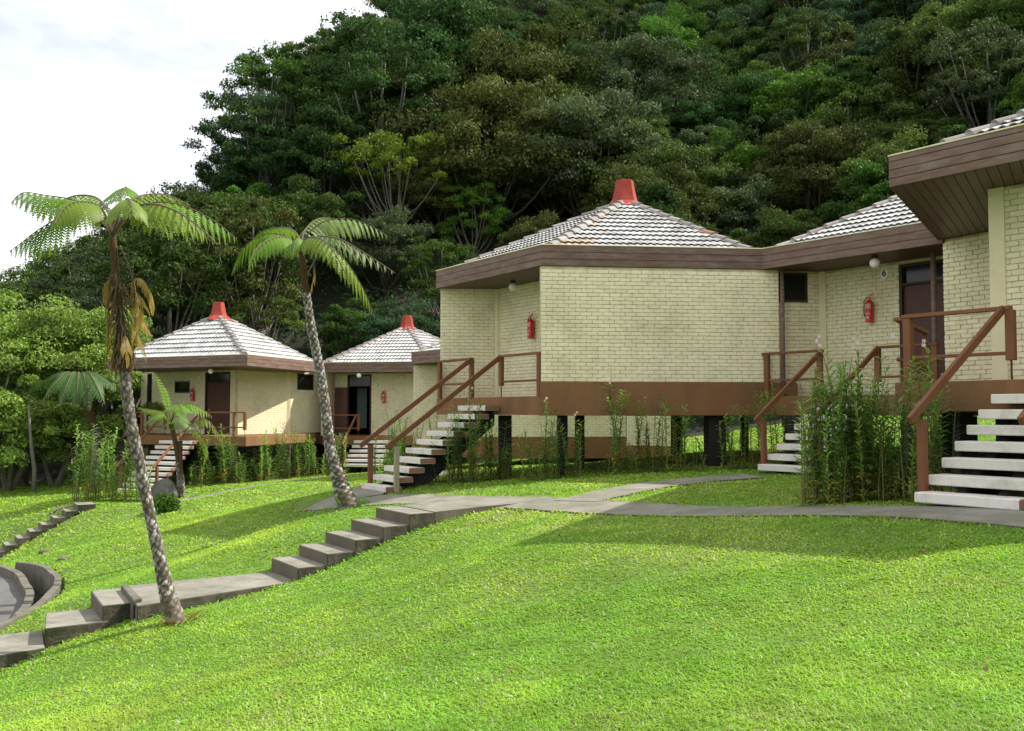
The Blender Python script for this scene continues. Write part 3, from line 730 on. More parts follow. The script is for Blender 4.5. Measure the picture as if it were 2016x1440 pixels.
def stairs(S, t, n, zf, ta, tb, nst, label, riser=.186, run=.27, left=True, right=True, rtop=.92, zbr=None, greyright=False, off=.5, railoff=.0):
    """S: corner on the platform edge, t: along the edge, n: descending direction; ta..tb: span along the edge"""
    S = v2(*S); a = S + t * ta; b = S + t * tb; zl = zf - riser * nst
    base = a + n * (run * (nst + off)); o = empty('outdoor_staircase', (base.x, base.y, zl), label, 'staircase', 'open stairs leading up to the bungalow terraces')
    for k in range(1, nst + 1):
        f = n * (run * (k + off)); bk = n * (run * (k + off) - .36); z = zf - riser * k
        A, B, C_, D_ = a + f, b + f, b + bk, a + bk; j = random.uniform(-.008, .008)
        mb = MB(); mb.prism([(p + t * j).to_tuple()[:2] for p in (A, B, C_, D_)], z - .115, z)
        # brown ends
        ob = mb.build('tread', [M['tread'], M['tread_side']], o, bevel=.01)
        for f_ in ob.data.polygons:
            if abs(f_.normal.dot(t)) > .9: f_.material_index = 1
    for u in (.3, .7):
        c = a + (b - a) * u; p0 = c + n * (run * .6); p1 = c + n * (run * (nst + off) - .1)
        mb = MB(); mb.add([p + t * sgn * .05 + Vector((0, 0, z)) for sgn in (-1, 1) for p, z in ((p0 - n * .2, zf - .30), (p0 - n * .2, zf - .10 - .12), (p1, zl - .12), (p1 - n * .3, zl - .55), (p0 - n * .2, zf - .62))],
                          [(0, 1, 2, 3, 4), (9, 8, 7, 6, 5), (1, 6, 7, 2), (2, 7, 8, 3), (3, 8, 9, 4), (4, 9, 5, 0), (0, 5, 6, 1)])
        mb.build('stringer', M['dark'], o)
    for side, on in ((a, left), (b, right)):
        if not on: continue
        sg = -1 if side is a else 1
        p = side + t * (sg * .03); low = p + n * (run * (nst + off) - .22)
        g_ = greyright and side is b
        post(o, low, zl - .12 if not g_ else zl - .2, zl + rtop - .10, t=n, w=.10, d=.085, parent=None, m=M['greypost'] if g_ else None)
        A = p + n * .0; Bq = p + n * (run * (nst + off) + .02); sl = riser / run
        z0_ = zf + rtop - .03; dist = run * (nst + off) + .02
        MB().beam((A.x, A.y, z0_), (Bq.x, Bq.y, zl + rtop - .12), .055, .10).build('handrail', M['rail'], o, bevel=.006)
    return o

# ================================================================== bungalow with blank brick front (number 5)
ZF, ZB, ZW, ZC, FH = .324, -.07, .617, 3.02, [.145, .145, .14]
ZT = ZC + sum(FH)
C5 = (.63, 20.5); L5 = (-1.84, 24.35); R5 = (5.316, 21.05)
cen5 = (L5[0] + R5[0] - C5[0], L5[1] + R5[1] - C5[1]); cen5 = (cen5[0] + .1, cen5[1])
def hexa(Cv, Lv, Rv):
    ce = Vector((Lv[0] + Rv[0] - Cv[0], Lv[1] + Rv[1] - Cv[1])); c = Vector(Cv)
    l, r = Vector(Lv), Vector(Rv); opp = lambda p: (2 * ce.x - p.x, 2 * ce.y - p.y)
    return [tuple(l), tuple(c), tuple(r), opp(l), opp(c), opp(r)], ce       # L, C, R, ...
H5, ce5 = hexa(C5, L5, R5)
b5 = Bungalow((2.8, 22, -1.3), 'cream brick bungalow with a long blank front wall and red roof cap, in the centre', ZF, ZC)
MB().prism(H5, ZB, ZF).build('floor_slab', M['beam'], b5.o)
wt = (Vector(L5) - Vector(C5)).normalized(); wt = Vector((wt.x, wt.y, 0)); wn = Vector((wt.y, -wt.x, 0))
if wn.dot(Vector((-1, -1, 0))) < 0: wn = -wn
e5 = (v2(*R5) - v2(*C5)).normalized(); m5 = Vector((e5.y, -e5.x, 0))
W5a = v2(*C5) - e5 * .03 - m5 * .01; W5b = v2(*R5) + e5 * .36 - m5 * .0
# upstand beam under the front wall
bm_ = MB(); a, b = v2(*C5) - e5 * .05, v2(*R5) + e5 * .75
bm_.prism([(a + m5 * .03).to_tuple()[:2], (b + m5 * .03).to_tuple()[:2], (b - m5 * .25).to_tuple()[:2], (a - m5 * .25).to_tuple()[:2]], ZB - .012, ZW)
bm_.build('wall_beam', M['beam'], b5.o, bevel=.01)
b5.wall(W5a[:2], W5b[:2], ZW + .003, ZC - .003, label='long blank front wall of cream painted brick')
# return end of the front wall, seen as a thin bright edge
P5 = v2(*L5) + A5 * 1.50 ; 
b5.wall((L5[0] + .08, L5[1] + .06), (P5.x, P5.y), ZF + .003, ZC + .10)
Q5 = P5 - wt * 4.1
b5.wall((P5.x, P5.y), (Q5.x, Q5.y), ZF + .004, ZC + .10, openings=[(3.0, 3.95, ZF + .004, ZC - .05)], label='recessed terrace wall with the fire extinguisher')
door(b5, (P5.x, P5.y), (Q5.x, Q5.y), 3.0, 3.95, ZF + .004, ZF + 2.15, ZC - .05)
MB().prism([(P5 + A5 * .06 + wn * .02).to_tuple()[:2], (P5 + wn * .0 - A5 * .07 - Vector((0, .04, 0))).to_tuple()[:2], (P5 + wn * .08 - wt * .10).to_tuple()[:2], (P5 - wt * .14).to_tuple()[:2]], ZF + .002, ZC - .002).build('corner_trim', M['cream'], b5.o)
b5.fascia(H5, ZC, FH, [0, 1])
b5.soffit(H5, ZC + .005, (wt.x, wt.y), individual=False)
apex5 = (ce5.x, ce5.y, 5.28)
b5.roof(H5, ZT + .0, apex5, [0, 1], warm=(1, .55, .22, .5))
b5.ridges(H5, ZT, apex5, [0, 1, 2], red=0)
b5.cap(apex5, None, rot=math.atan2(-1, 0) + .12 + R(30))
extinguisher((P5.x, P5.y), (Q5.x, Q5.y), 1.62, 2.28, 'red fire extinguisher on the recessed wall left of the long blank brick front')
sign((P5.x, P5.y), (Q5.x, Q5.y), 2.02, 2.62, '5', 'round white number plate half hidden by the edge of the long blank brick front')
globe((.02, 22.9, ZC), 'white globe lamp under the left eaves of the central bungalow')
# piers
def pier(b, px, D, w=.3, z1=ZB, m=None, dz=-.3, name='pier'):
    p = pt(px, 811, D); z0 = hz(p.x, D) - .1; t = A5; post(b.o, (p.x, D), z0, z1 - .01, w=w, d=w, t=t, name=name, m=m or M['dark'])
for px, D, w in ((994, 22.6, .28), (1107, 21.1, .2), (1141, 23.5, .2), (1332, 22.5, .22), (1407, 21.3, .38), (1465, 23.8, .16)): pier(b5, px, D, w)
MB().tube([pt(1200, 724, 20.62), pt(1201, 757, 20.62)], .02, 8).build('drain_pipe', M['cream'], b5.o)
p = pt(1201, 757, 20.56); MB().tube([p, p - Vector((0, 0, .6))], .012, 6).build('drain_pipe', M['frame'], b5.o)
p = W5b + m5 * .05 + e5 * .06; MB().tube([(p.x, p.y, ZB - .25), (p.x, p.y, ZC)], .045, 10).build('downpipe', M['fascia'], b5.o, smooth=True)
# terrace railing
t5 = -wt    # from L towards C
S5 = v2(*L5)
def railing(b, S, t, segs, zf, h=.92, pins=(), nm='terrace_railing', offn=None):
    q = bpy.data.objects.new(nm, None); link(q, b.o); q.location = (0, 0, 0)
    for (u0, u1, posts) in segs:
        a, c = S + t * u0, S + t * u1
        hrail(q, a - t * .05, c + t * .05, zf + h - .025)
        hrail(q, a, c, zf + h * .36, .045, .05, 'mid_rail')
        for u, hang in posts:
            p = S + t * u; post(q, p, zf + (.24 if hang else .003), zf + h - .05, t=t, w=.11, d=.085, pin=zf if hang else None)
    return q
railing(b5, S5, t5, [(.12, 1.66, [(.16, 0), (1.68, 0)]), (2.98, 4.5, [(2.97, 1), (4.46, 0)])], ZF)
stairs(S5[:2], t5, wn, ZF, 1.72, 2.94, 10, 'long open staircase with white treads and brown handrails left of the blank brick front', riser=.186, run=.262, greyright=True)
b5.flush_bricks()
print("b5", time.time() - T0)

# ================================================================== bungalow 6
L6 = R5; d6 = Vector((.593, -.805, 0)); C6 = (7.75, 17.78)
R6 = (C6[0] + 4.69, C6[1] + .55); H6, ce6 = hexa(C6, L6, R6)
H6c = H6
b6 = Bungalow((8, 20, -1.1), 'cream brick bungalow with the black number 6 plate and a terrace behind the orchid clump', ZF, ZC)
n6b = Vector((-.805, -.593, 0))
MB().prism([(L6[0] + .03, L6[1]), (C6[0], C6[1])] + [(R6[0], R6[1]), H6[3], H6[4], H6[5]], ZB - .004, ZF - .004).build('floor_slab', M['beam'], b6.o)
P6 = v2(6.72, 21.42); W6a = v2(5.72, 21.34)
b6.wall((W6a.x, W6a.y), (P6.x, P6.y), ZF, ZC + .02, openings=[(.03, .66, 2.36, ZC - .02)], label='short side wall with the high dark window')
window(b6, (W6a.x, W6a.y), (P6.x, P6.y), .03, .66, 2.36, ZC - .02)
Q6 = P6 + d6 * 4.6
b6.wall((P6.x, P6.y), (Q6.x, Q6.y), ZF, ZC + .02, openings=[(1.82, 2.92, ZF, ZC - .06)], label='recessed terrace wall with extinguisher, number plate and door')
door(b6, (P6.x, P6.y), (Q6.x, Q6.y), 1.82, 2.92, ZF, ZF + 2.2, ZC - .06)
MB().prism([(P6.x - .09, P6.y - .02), (P6.x + .03, P6.y - .09), (P6.x + .07, P6.y + .03), (P6.x - .05, P6.y + .08)], ZF, ZC).build('corner_trim', M['cream'], b6.o)
b6.fascia(H6, ZC, FH, [0]); b6.soffit(H6, ZC + .005, (d6.x, d6.y), individual=False)
apex6 = (ce6.x, ce6.y, 5.28); b6.roof(H6, ZT, apex6, [0]); b6.ridges(H6, ZT, apex6, [0, 1]); b6.cap(apex6, None, rot=.2)
extinguisher((P6.x, P6.y), (Q6.x, Q6.y), 1.20, 2.42, 'red fire extinguisher on the terrace wall beside the door marked 6')
sign((P6.x, P6.y), (Q6.x, Q6.y), 1.50, 2.82, '6', 'round white plate with a black numeral 6 left of the dark door')
globe(pt(1722, 507, 19.2).xy.to_tuple() + (ZC,), 'white globe lamp under the eaves above the number 6 plate')
q = MB(); P, t, n = frame_for((P6.x, P6.y), (Q6.x, Q6.y)); panel(q, P, t, n, 1.62, 1.72, ZF + 1.15, ZF + 1.27, .01, .025); q.build('switch_plate', M['white'], b6.o)
p = pt(1843, 811, 18.6); MB().tube([(p.x, p.y, ZF), (p.x, p.y, ZC)], .05, 10).build('downpipe', M['fascia'], b6.o, smooth=True)
t66 = (v2(*C6) - v2(*L6)).normalized()
railing(b6, v2(*L6), t66, [(.05, 1.44, [(.1, 0), (1.42, 0)]), (2.74, 3.9, [(2.72, 1), (3.88, 0)])], ZF)
stairs(L6, t66, n6b, ZF, 1.50, 2.70, 7, 'open staircase with white treads half hidden by the tall orchid clump', riser=.186)
for px, D, w in ((1560, 19.8, .22), (1700, 18.3, .25), (1900, 18.5, .3)): pier(b6, px, D, w)
b6.flush_bricks()
# ================================================================== bungalow 7 (right edge)
ZF7 = .40; ZC7 = 3.10; ZB7 = 0.0
d7 = Vector((.578, -.816, 0)); n7 = Vector((-.816, -.578, 0)); L7 = v2(5.254, 13.66); V7 = v2(7.744, 17.92); C7 = L7 + d7 * 4.9
ce7 = V7 + C7 - L7; opp = lambda p: v2(2 * ce7.x - p.x, 2 * ce7.y - p.y)
H7 = [x.to_tuple()[:2] for x in (L7, C7, opp(V7), opp(L7), opp(C7), V7)]
b7 = Bungalow((8, 14, -1.0), 'cream brick bungalow cut off by the right edge, with slatted soffit and wide terrace', ZF7, ZC7)
MB().prism(H7, ZB7, ZF7).build('floor_slab', M['beam'], b7.o, bevel=.01)
E7 = v2(6.69, 13.73); F7 = v2(8.24, 16.93)
b7.wall((V7.x + .02, V7.y - .1), (F7.x, F7.y), ZF7 + .003, ZC7 - .004, label='recessed side wall under the slatted soffit')
E7b = E7 + d7 * 4.0
b7.wall((E7.x, E7.y), (E7b.x, E7b.y), ZF7 + .003, ZC7 - .004, label='terrace wall at the right edge of the picture', openings=[(1.6, 2.5, ZF7 + .003, ZC7 - .08)])
door(b7, (E7.x, E7.y), (E7b.x, E7b.y), 1.6, 2.5, ZF7 + .003, ZF7 + 2.15, ZC7 - .08)
MB().prism([(E7 - d7 * .0).to_tuple()[:2], (E7 + v2(.16, .30)).to_tuple()[:2], (F7 + v2(.2, 0)).to_tuple()[:2], F7.to_tuple()[:2]], ZF7 + .001, ZC7 - .001).build('end_wall', M['cream'], b7.o)
ct = MB(); a = E7 + n7 * .035 - d7 * .05; ct.prism([a.to_tuple()[:2], (a + d7 * .22).to_tuple()[:2], (a + d7 * .22 - n7 * .03).to_tuple()[:2], (a - n7 * .10).to_tuple()[:2]], ZF7, ZC7 - .004); ct.build('corner_trim', M['cream'], b7.o)
FH7 = [.115, .115, .125, .125]; b7.fascia(H7, ZC7, [.12, .12, .115, .075], [0, 5])
s7 = (V7 - L7).normalized(); b7.soffit(H7, ZC7 + .004, (s7.x, s7.y), w=.135)
ZT7 = ZC7 + .43; apex7 = (ce7.x, ce7.y, 5.4); b7.roof(H7, ZT7, apex7, [0]); b7.ridges(H7, ZT7, apex7, [0])
railing(b7, L7 - n7 * .05, d7, [(.16, 1.56, [(.18, 0), (1.60, 1)]), (2.86, 4.6, [(2.86, 1), (4.5, 0)])], ZF7)
railing(b7, L7, s7, [(.3, 3.0, [(1.45, 0), (2.95, 0)])], ZF7, nm='side_railing')
stairs((5.25, 13.72), d7, n7, ZF7, 1.60, 2.80, 7, 'nearest open staircase with wide white treads at the right edge', riser=.186)
for px, D, w in ((1795, 16.0, .25), (1860, 14.5, .22), (1895, 13.8, .2), (1990, 14.5, .3)): pier(b7, px, D, w, ZB7)
b7.flush_bricks()
print("b7", time.time() - T0)

# ================================================================== bungalow 1 (far left)
ZF1, ZC1, ZB1 = -.92, 1.70, -1.29; ZT1 = ZC1 + .43
C1 = (-9.86, 37.0); L1 = (-16.2, 40.0); R1 = (-8.25, 43.0)
B1o = (L1[0] + R1[0] - C1[0], L1[1] + R1[1] - C1[1]); Q1 = [L1, C1, R1, B1o]
b1 = Bungalow((-12, 40, -2.9), 'distant cream bungalow with number plate 1 and red cap, behind the left tree ferns', ZF1, ZC1)
MB().prism([(-15.7, 40.6), (-15.3, 39.75), (C1[0] - .04, C1[1] + .12), (R1[0] - .2, R1[1] - .1), B1o], ZB1, ZF1).build('floor_slab', M['beam'], b1.o, bevel=.01)
wA = pt(277, 811, 43.6); wB = pt(308, 811, 42.7); wC = pt(455, 811, 40.5); wD = pt(468, 811, 40.2); wE = pt(566, 811, 42.4); wF = pt(646, 811, 44.8)
t2 = lambda p: (p.x, p.y)
b1.wall(t2(wA), t2(wB), ZF1, ZC1 + .02, openings=[(.55, .95, -.2, ZC1 - .05)])
window(b1, t2(wA), t2(wB), .55, .95, -.2, ZC1 - .05)
Lw = (v2(*t2(wC)) - v2(*t2(wB))).length
def upx(P0, P1, px):
    a, b = v2(*P0), v2(*P1); t = (b - a).normalized(); k = (px - 1008) / F; return (k * a.y - a.x) / (t.x - k * t.y)
ou = [upx(t2(wB), t2(wC), x) for x in (344, 374, 404, 453.5)]
b1.wall(t2(wB), t2(wC), ZF1, ZC1 + .02, openings=[(ou[0], ou[1], .80, 1.27), (ou[2], ou[3], ZF1, ZC1 - .08)], label='front wall with door, small window and number plate')
window(b1, t2(wB), t2(wC), ou[0], ou[1], .80, 1.27)
door(b1, t2(wB), t2(wC), ou[2], ou[3], ZF1, ZF1 + 2.1, ZC1 - .08)
MB().prism([t2(wC), t2(wD), (wD.x + .1, wD.y + .3), (wC.x + .05, wC.y + .3)], ZF1, ZC1 - .004).build('corner_trim', M['cream'], b1.o)
b1.wall(t2(wD), t2(wE), ZF1, ZC1 + .02, label='side wall catching a patch of sun')
ww = [upx(t2(wE), t2(wF), x) for x in (585, 617)]
b1.wall(t2(wE), t2(wF), ZF1 + .002, ZC1 + .02, openings=[(ww[0], ww[1], .95, ZC1 - .05)])
window(b1, t2(wE), t2(wF), ww[0], ww[1], .95, ZC1 - .05)
MB().prism([(wE.x - .1, wE.y - .1), (wE.x + .12, wE.y + .02), (wE.x + .05, wE.y + .15), (wE.x - .12, wE.y + .05)], ZF1, ZC1 - .003).build('corner_trim', M['cream'], b1.o)
b1.fascia(Q1, ZC1, FH, [0, 1]); b1.soffit(Q1, ZC1 + .005, (1, 0), individual=False)
ce1 = ((L1[0] + R1[0]) / 2, (L1[1] + R1[1]) / 2); apex1 = (ce1[0] - .05, ce1[1], 4.02)
b1.roof(Q1, ZT1, apex1, [0, 1], row=.36, tw=.36); b1.ridges(Q1, ZT1, apex1, [0, 1, 2]); b1.cap(apex1, None, n=6, rot=.15)
extinguisher(t2(wB), t2(wC), upx(t2(wB), t2(wC), 383), 1.03, 'red fire extinguisher between the small window and the door marked 1')
sign(t2(wB), t2(wC), upx(t2(wB), t2(wC), 390), 1.36, '1', 'small distant round white plate reading 1, beside the far left bungalow door')
globe((-11.6, 38.3, ZC1), 'white globe lamp above the door marked 1')
for px, D, w in ((462, 37.6, .25), (565, 39.5, .28), (300, 41, .25), (240, 41.5, .25), (520, 41, .22)): pier(b1, px, D, w, ZB1, M['barkdark'])
t1 = (v2(*C1) - v2(*L1)).normalized(); n1 = Vector((t1.y, -t1.x, 0)); S1 = v2(-15.3, 39.75)
L1c = (v2(*C1) - S1).length; ux = lambda px: upx((S1.x, S1.y), C1, px)
railing(b1, S1, (v2(*C1) - S1).normalized(), [(.1, ux(328), [(.15, 0), (.75, 0), (ux(326), 1)]), (ux(395), L1c - .1, [(ux(396), 1), (ux(462), 0), (ux(483), 1)])], ZF1)
stairs((S1.x, S1.y), (v2(*C1) - S1).normalized(), Vector((-.27, -.963, 0)), ZF1, ux(327), ux(393), 10, 'distant open staircase with white treads behind the small twin tree fern')
MB().tube([pt(291, 760, 41.6), pt(290, 846, 41.6), pt(298, 847, 41.6)], .04, 6).build('downpipe', M['frame'], b1.o)
b1.flush_bricks()
# ================================================================== bungalow 2
ZF2, ZC2, ZB2 = -1.04, 1.70, -1.42; ZT2 = ZC2 + .43
C2 = (-8.2, 43.2); R2 = (-3.35, 42.4); b2dir = (v2(*R2) - v2(*C2)).normalized()
ang = math.atan2(b2dir.y, b2dir.x); sd2 = (v2(*R2) - v2(*C2)).length; H2 = []
p = v2(*C2)
for k in range(6):
    H2.append((p.x, p.y)); a = ang + k * R(60); p = p + Vector((math.cos(a), math.sin(a), 0)) * sd2
b2 = Bungalow((-6, 44, -2.3), 'distant cream bungalow with its door standing open, right of the silvery tree fern', ZF2, ZC2)
MB().prism([(x, y - .0) for x, y in H2], ZB2, ZF2).build('floor_slab', M['beam'], b2.o)
q0 = pt(655, 811, 44.4); q1 = pt(829, 811, 43.9); q2 = pt(870, 811, 43.2); qa = pt(640, 811, 43.3)
b2.wall(t2(qa), t2(q0), ZF2 + .001, ZC2 + .02)
uu = [upx(t2(q0), t2(q1), x) for x in (684, 731)]
b2.wall(t2(q0), t2(q1), ZF2 + .001, ZC2 + .02, openings=[(uu[0], uu[1], ZF2 + .001, ZC2 - .06)], label='terrace wall with the open doorway')
door(b2, t2(q0), t2(q1), uu[0], uu[1], ZF2 + .001, ZF2 + 2.15, ZC2 - .06, ajar=True)
b2.wall((q1.x + .1, q1.y), t2(q2), ZF2 + .001, ZC2 + .02)
P, t, n = frame_for(t2(q0), t2(q1))
m_ = MB(); panel(m_, P, t, n, -.02, uu[0] + .03, ZF2 + .01, ZF2 + 2.12, .10, .14); m_.build('open_door', M['door'], b2.o, label='dark door leaf standing open against the wall')
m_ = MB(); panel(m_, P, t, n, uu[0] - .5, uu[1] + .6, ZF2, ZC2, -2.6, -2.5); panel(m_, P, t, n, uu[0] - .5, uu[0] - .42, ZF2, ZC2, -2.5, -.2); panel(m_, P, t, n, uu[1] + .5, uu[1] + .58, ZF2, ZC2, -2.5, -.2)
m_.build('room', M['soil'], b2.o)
m_ = MB(); k = 12; vs = []
for i in range(k + 1):
    u = uu[0] + .25 + .45 * i / k; pp = P + t * u - n * (.7 + .03 * (i % 2)); vs += [pp + Vector((0, 0, ZF2 + .3)), pp + Vector((0, 0, ZF2 + 2.1))]
m_.add(vs, [(2 * i, 2 * i + 2, 2 * i + 3, 2 * i + 1) for i in range(k)]); m_.build('curtain', M['curtain'], b2.o)
b2.fascia(H2, ZC2, FH, [0, 5, 1]); b2.soffit(H2, ZC2 + .005, (1, 0), individual=False)
ce2 = (sum(x for x, y in H2) / 6, sum(y for x, y in H2) / 6); apex2 = (ce2[0] + .12, ce2[1], 4.0)
b2.roof(H2, ZT2, apex2, [5, 0, 1], row=.36, tw=.33); b2.ridges(H2, ZT2, apex2, [5, 0, 1, 2]); b2.cap(apex2, None, rot=.3)
extinguisher(t2(q0), t2(q1), upx(t2(q0), t2(q1), 757), .98, 'red fire extinguisher on the wall of the bungalow whose door stands open')
sign(t2(q0), t2(q1), upx(t2(q0), t2(q1), 744), 1.18, '2', 'round white plate with a black numeral 2 right of the open door')
globe((-6.6, 42.9, ZC2), 'white globe lamp above the open doorway')
MB().tube([(pt(829, 811, 43.3).x, 43.3, ZB2), (pt(829, 811, 43.3).x, 43.3, ZC2)], .06, 8).build('downpipe', M['fascia'], b2.o)
MB().tube([(pt(656, 811, 43.6).x, 43.6, ZB2), (pt(656, 811, 43.6).x, 43.6, ZC2)], .06, 8).build('downpipe', M['fascia'], b2.o)
u2 = lambda px: upx(C2, R2, px)
railing(b2, v2(*C2), b2dir, [(u2(657), u2(706), [(u2(706), 1)])], ZF2)
stairs(C2, b2dir, Vector((b2dir.y, -b2dir.x, 0)), ZF2, u2(703), u2(775), 6, 'short distant staircase in front of the open-door bungalow', right=False)
for px, D, w in ((600, 43, .25), (650, 43, .25), (715, 43.5, .3), (800, 43, .3)): pier(b2, px, D, w, ZB2, M['barkdark'])
b2.flush_bricks()
# ================================================================== bungalow 3 (behind, lower)
ZF3, ZC3, ZB3, ZW3 = -1.15, 1.72, -1.50, -.82
L3 = (-3.62, 36.0); C3 = (-.95, 32.2); R3 = (3.74, 32.75); H3, ce3 = hexa(C3, L3, R3)
b3 = Bungalow((1.5, 35, -1.6), 'cream brick bungalow mostly hidden behind the centre one, seen through its piers', ZF3, ZC3)
MB().prism(H3, ZB3, ZF3).build('floor_slab', M['beam'], b3.o)
e3 = (v2(*R3) - v2(*C3)).normalized(); m3 = Vector((e3.y, -e3.x, 0))
a, b = v2(*C3) - e3 * .05, v2(*R3)
bm_ = MB(); bm_.prism([(a + m3 * .03).to_tuple()[:2], (b + m3 * .03).to_tuple()[:2], (b - m3 * .2).to_tuple()[:2], (a - m3 * .2).to_tuple()[:2]], ZB3 - .02, ZW3); bm_.build('wall_beam', M['beam'], b3.o)
b3.wall(C3, R3, ZW3 + .002, ZC3 - .004, label='blank front wall glimpsed below the centre bungalow')
w3 = v2(*R3) + v2(1.45, -1.0)
b3.wall((R3[0] + .02, R3[1]), (w3.x, w3.y), ZF3 + .05, ZC3 - .3)
MB().prism([(R3[0] + .03, R3[1] - .05), (w3.x + .05, w3.y - .1), (w3.x + .2, w3.y + .2), (R3[0] + .2, R3[1] + .3)], -1.5, ZF3 + .048).build('wall_beam', M['beam'], b3.o)
P3 = v2(*L3) + A5 * 1.5
b3.wall((L3[0] + .05, L3[1] + .05), (P3.x, P3.y), ZF3, ZC3)
b3.fascia(H3, ZC3, FH, [0]); b3.soffit(H3, ZC3 + .005, (1, 0), individual=False)
apex3 = (ce3.x, ce3.y, 3.98); b3.roof(H3, ZC3 + .43, apex3, [0]); b3.ridges(H3, ZC3 + .43, apex3, [0])
b3.flush_bricks(120)
print("b3", time.time() - T0)

# ------------------------------------------------------------------ tree ferns
def interp(P, k):
    P = catmull(P, k); return P
def fern_trunk(parent, pts, rad, dark_from=.8, name='trunk'):
    P = catmull(pts, 14); n = 22; k = len(P); mb = MB()
    T = [0]
    for i in range(1, k): T.append(T[-1] + (P[i] - P[i - 1]).length)
    tot = T[-1]; m = int(tot / .022); Q = []; RR = []
    for j in range(m + 1):
        s = tot * j / m; i = max(0, min(k - 2, int(np.searchsorted(T, s)) - 1)); f = (s - T[i]) / max(T[i + 1] - T[i], 1e-6)
        Q.append(P[i].lerp(P[i + 1], f)); x = s / tot * (len(rad) - 1); a = int(min(x, len(rad) - 2)); RR.append(rad[a] + (rad[a + 1] - rad[a]) * (x - a))
    t0 = (Q[1] - Q[0]).normalized(); A = t0.orthogonal().normalized(); vs = []; cs = []
    for j, p in enumerate(Q):
        t = (Q[min(j + 1, m)] - Q[max(j - 1, 0)]).normalized(); A = (A - t * A.dot(t)).normalized(); B = t.cross(A); s = tot * j / m
        for i in range(n):
            u = i / n; v = s / .13
            v += .10 * math.sin(u * 6.28 * 2 + s * 5) + .07 * math.sin(s * 23)
            ca, cb = math.floor(u * 5 + v), math.floor(u * 5 - v); cr_ = math.sin((ca % 5) * 127.1 + (ca + cb) * 0 + math.floor(v) * 311.7 + (cb % 5) * 74.7) * 43758.5; cr_ -= math.floor(cr_)
            a = (u * 5 + v) % 1.0; b = (u * 5 - v) % 1.0; d = max(abs(a - .5), abs(b - .5)) + .05 * math.sin(u * 44 + s * 90)
            scar = 1 if d < .27 + .12 * cr_ else 0; fr = s / tot
            low = max(0, 1 - fr / .12)
            if fr > dark_from: scar = 0
            jit = math.sin(i * 12.9898 + j * 78.233) * 43758.5; jit -= math.floor(jit)
            r = RR[j] * (1 + (.05 if scar else -.10) + .05 * (jit - .5))
            vs.append(p + (A * math.cos(2 * math.pi * u) + B * math.sin(2 * math.pi * u)) * r)
            g1 = (.10 + .30 * cr_) * (.5 + .9 * jit) * (1 - .45 * min(1, max(0, (fr - .35) / .25)) * (dark_from < .8)); c = (g1, g1 * .97, g1 * .90) if scar else (.050 + .03 * jit, .037 + .02 * jit, .026)
            if fr > dark_from: c = (.045 + .035 * jit, .028 + .02 * jit, .015)
            if low > 0: c = tuple(c[q] * (1 - low) + (.17, .14, .10)[q] * low * (.6 + .6 * jit) for q in range(3))
            cs.append(c)
    fs = [(j * n + i, j * n + (i + 1) % n, (j + 1) * n + (i + 1) % n, (j + 1) * n + i) for j in range(m) for i in range(n)] + [tuple(range(m * n, m * n + n))]
    mb.v = [tuple(v) for v in vs]; mb.f = fs; mb.m = [0] * len(fs); mb.c = cs
    return mb.build(name, M['fern_trunk'], parent, smooth=True, colors=True)
def frond(parent, ctrl, mtl, plen=.5, npin=24, bare=.22, droop=.55, fwd=.45, name='frond', up=(0, 0, 1), ragged=0, curl=.5, sidescale=(1, 1), stalk='stalk', fine=11, wf=.175):
    P = catmull(ctrl, 10); k = len(P); T = [0]
    for i in range(1, k): T.append(T[-1] + (P[i] - P[i - 1]).length)
    tot = T[-1]; upv = Vector(up); mb = MB()
    mb.tube(P, [.011 * (1 - .8 * i / (k - 1)) * (tot / 1.6) + .002 for i in range(k)], 5, mi=1)
    for j in range(npin):
        f = bare + (1 - bare) * (j + .5) / npin; s = f * tot; i = max(0, min(k - 2, int(np.searchsorted(T, s)) - 1)); q = (s - T[i]) / max(T[i + 1] - T[i], 1e-6)
        p = P[i].lerp(P[i + 1], q); t = (P[min(i + 2, k - 1)] - P[max(i - 1, 0)]).normalized()
        side = t.cross(upv);
        if side.length < .15: side = t.cross(Vector((1, 0, 0)))
        side.normalize(); nr = side.cross(t).normalized()
        g_ = (f - bare) / (1 - bare); env = min(1, .45 + g_ * 3.0) * (1 - g_ ** 2.6) + .10
        for sgi, sg in enumerate((-1, 1)):
            if ragged and random.random() < ragged: continue
            L = plen * env * random.uniform(.88, 1.08) * sidescale[sgi]
            d0 = (side * sg * (1 - .25 * droop) + t * fwd - Vector((0, 0, 1)) * droop * random.uniform(.8, 1.2) + nr * .10).normalized()
            base = p; m = fine; prev = base; dirv = d0
            tw = random.uniform(-.25, .25)
            for h in range(m):
                g2 = (h + .5) / m; dirv = (dirv + Vector((0, 0, -curl * .11 * (1 + g2)))).normalized()
                nxt = prev + dirv * (L / m); w = L * wf * (1 - g2 ** 2.2) * (1 if h else .6) + .004
                cr = dirv.cross(nr)
                if cr.length < .1: cr = dirv.cross(side)
                cr = (cr.normalized() + Vector((0, 0, tw * .3))).normalized(); dwn = Vector((0, 0, -w * .28))
                gap = L / m * .5
                for s2 in (-1, 1):
                    a = prev; b = prev + dirv * gap * 2.0; c = prev + dirv * (gap * 2.3) + cr * (s2 * w) + dwn; c2 = prev + dirv * (gap * 1.3) + cr * (s2 * w * .92) + dwn
                    mb.add([a, b, c, c2], [(0, 1, 2, 3)], 0)
                prev = nxt
    return mb.build(name, [mtl, M[stalk]], parent)
def PD(lst, D): return [pt(x, y, D + (z[0] if z else 0)) for x, y, *z in lst]
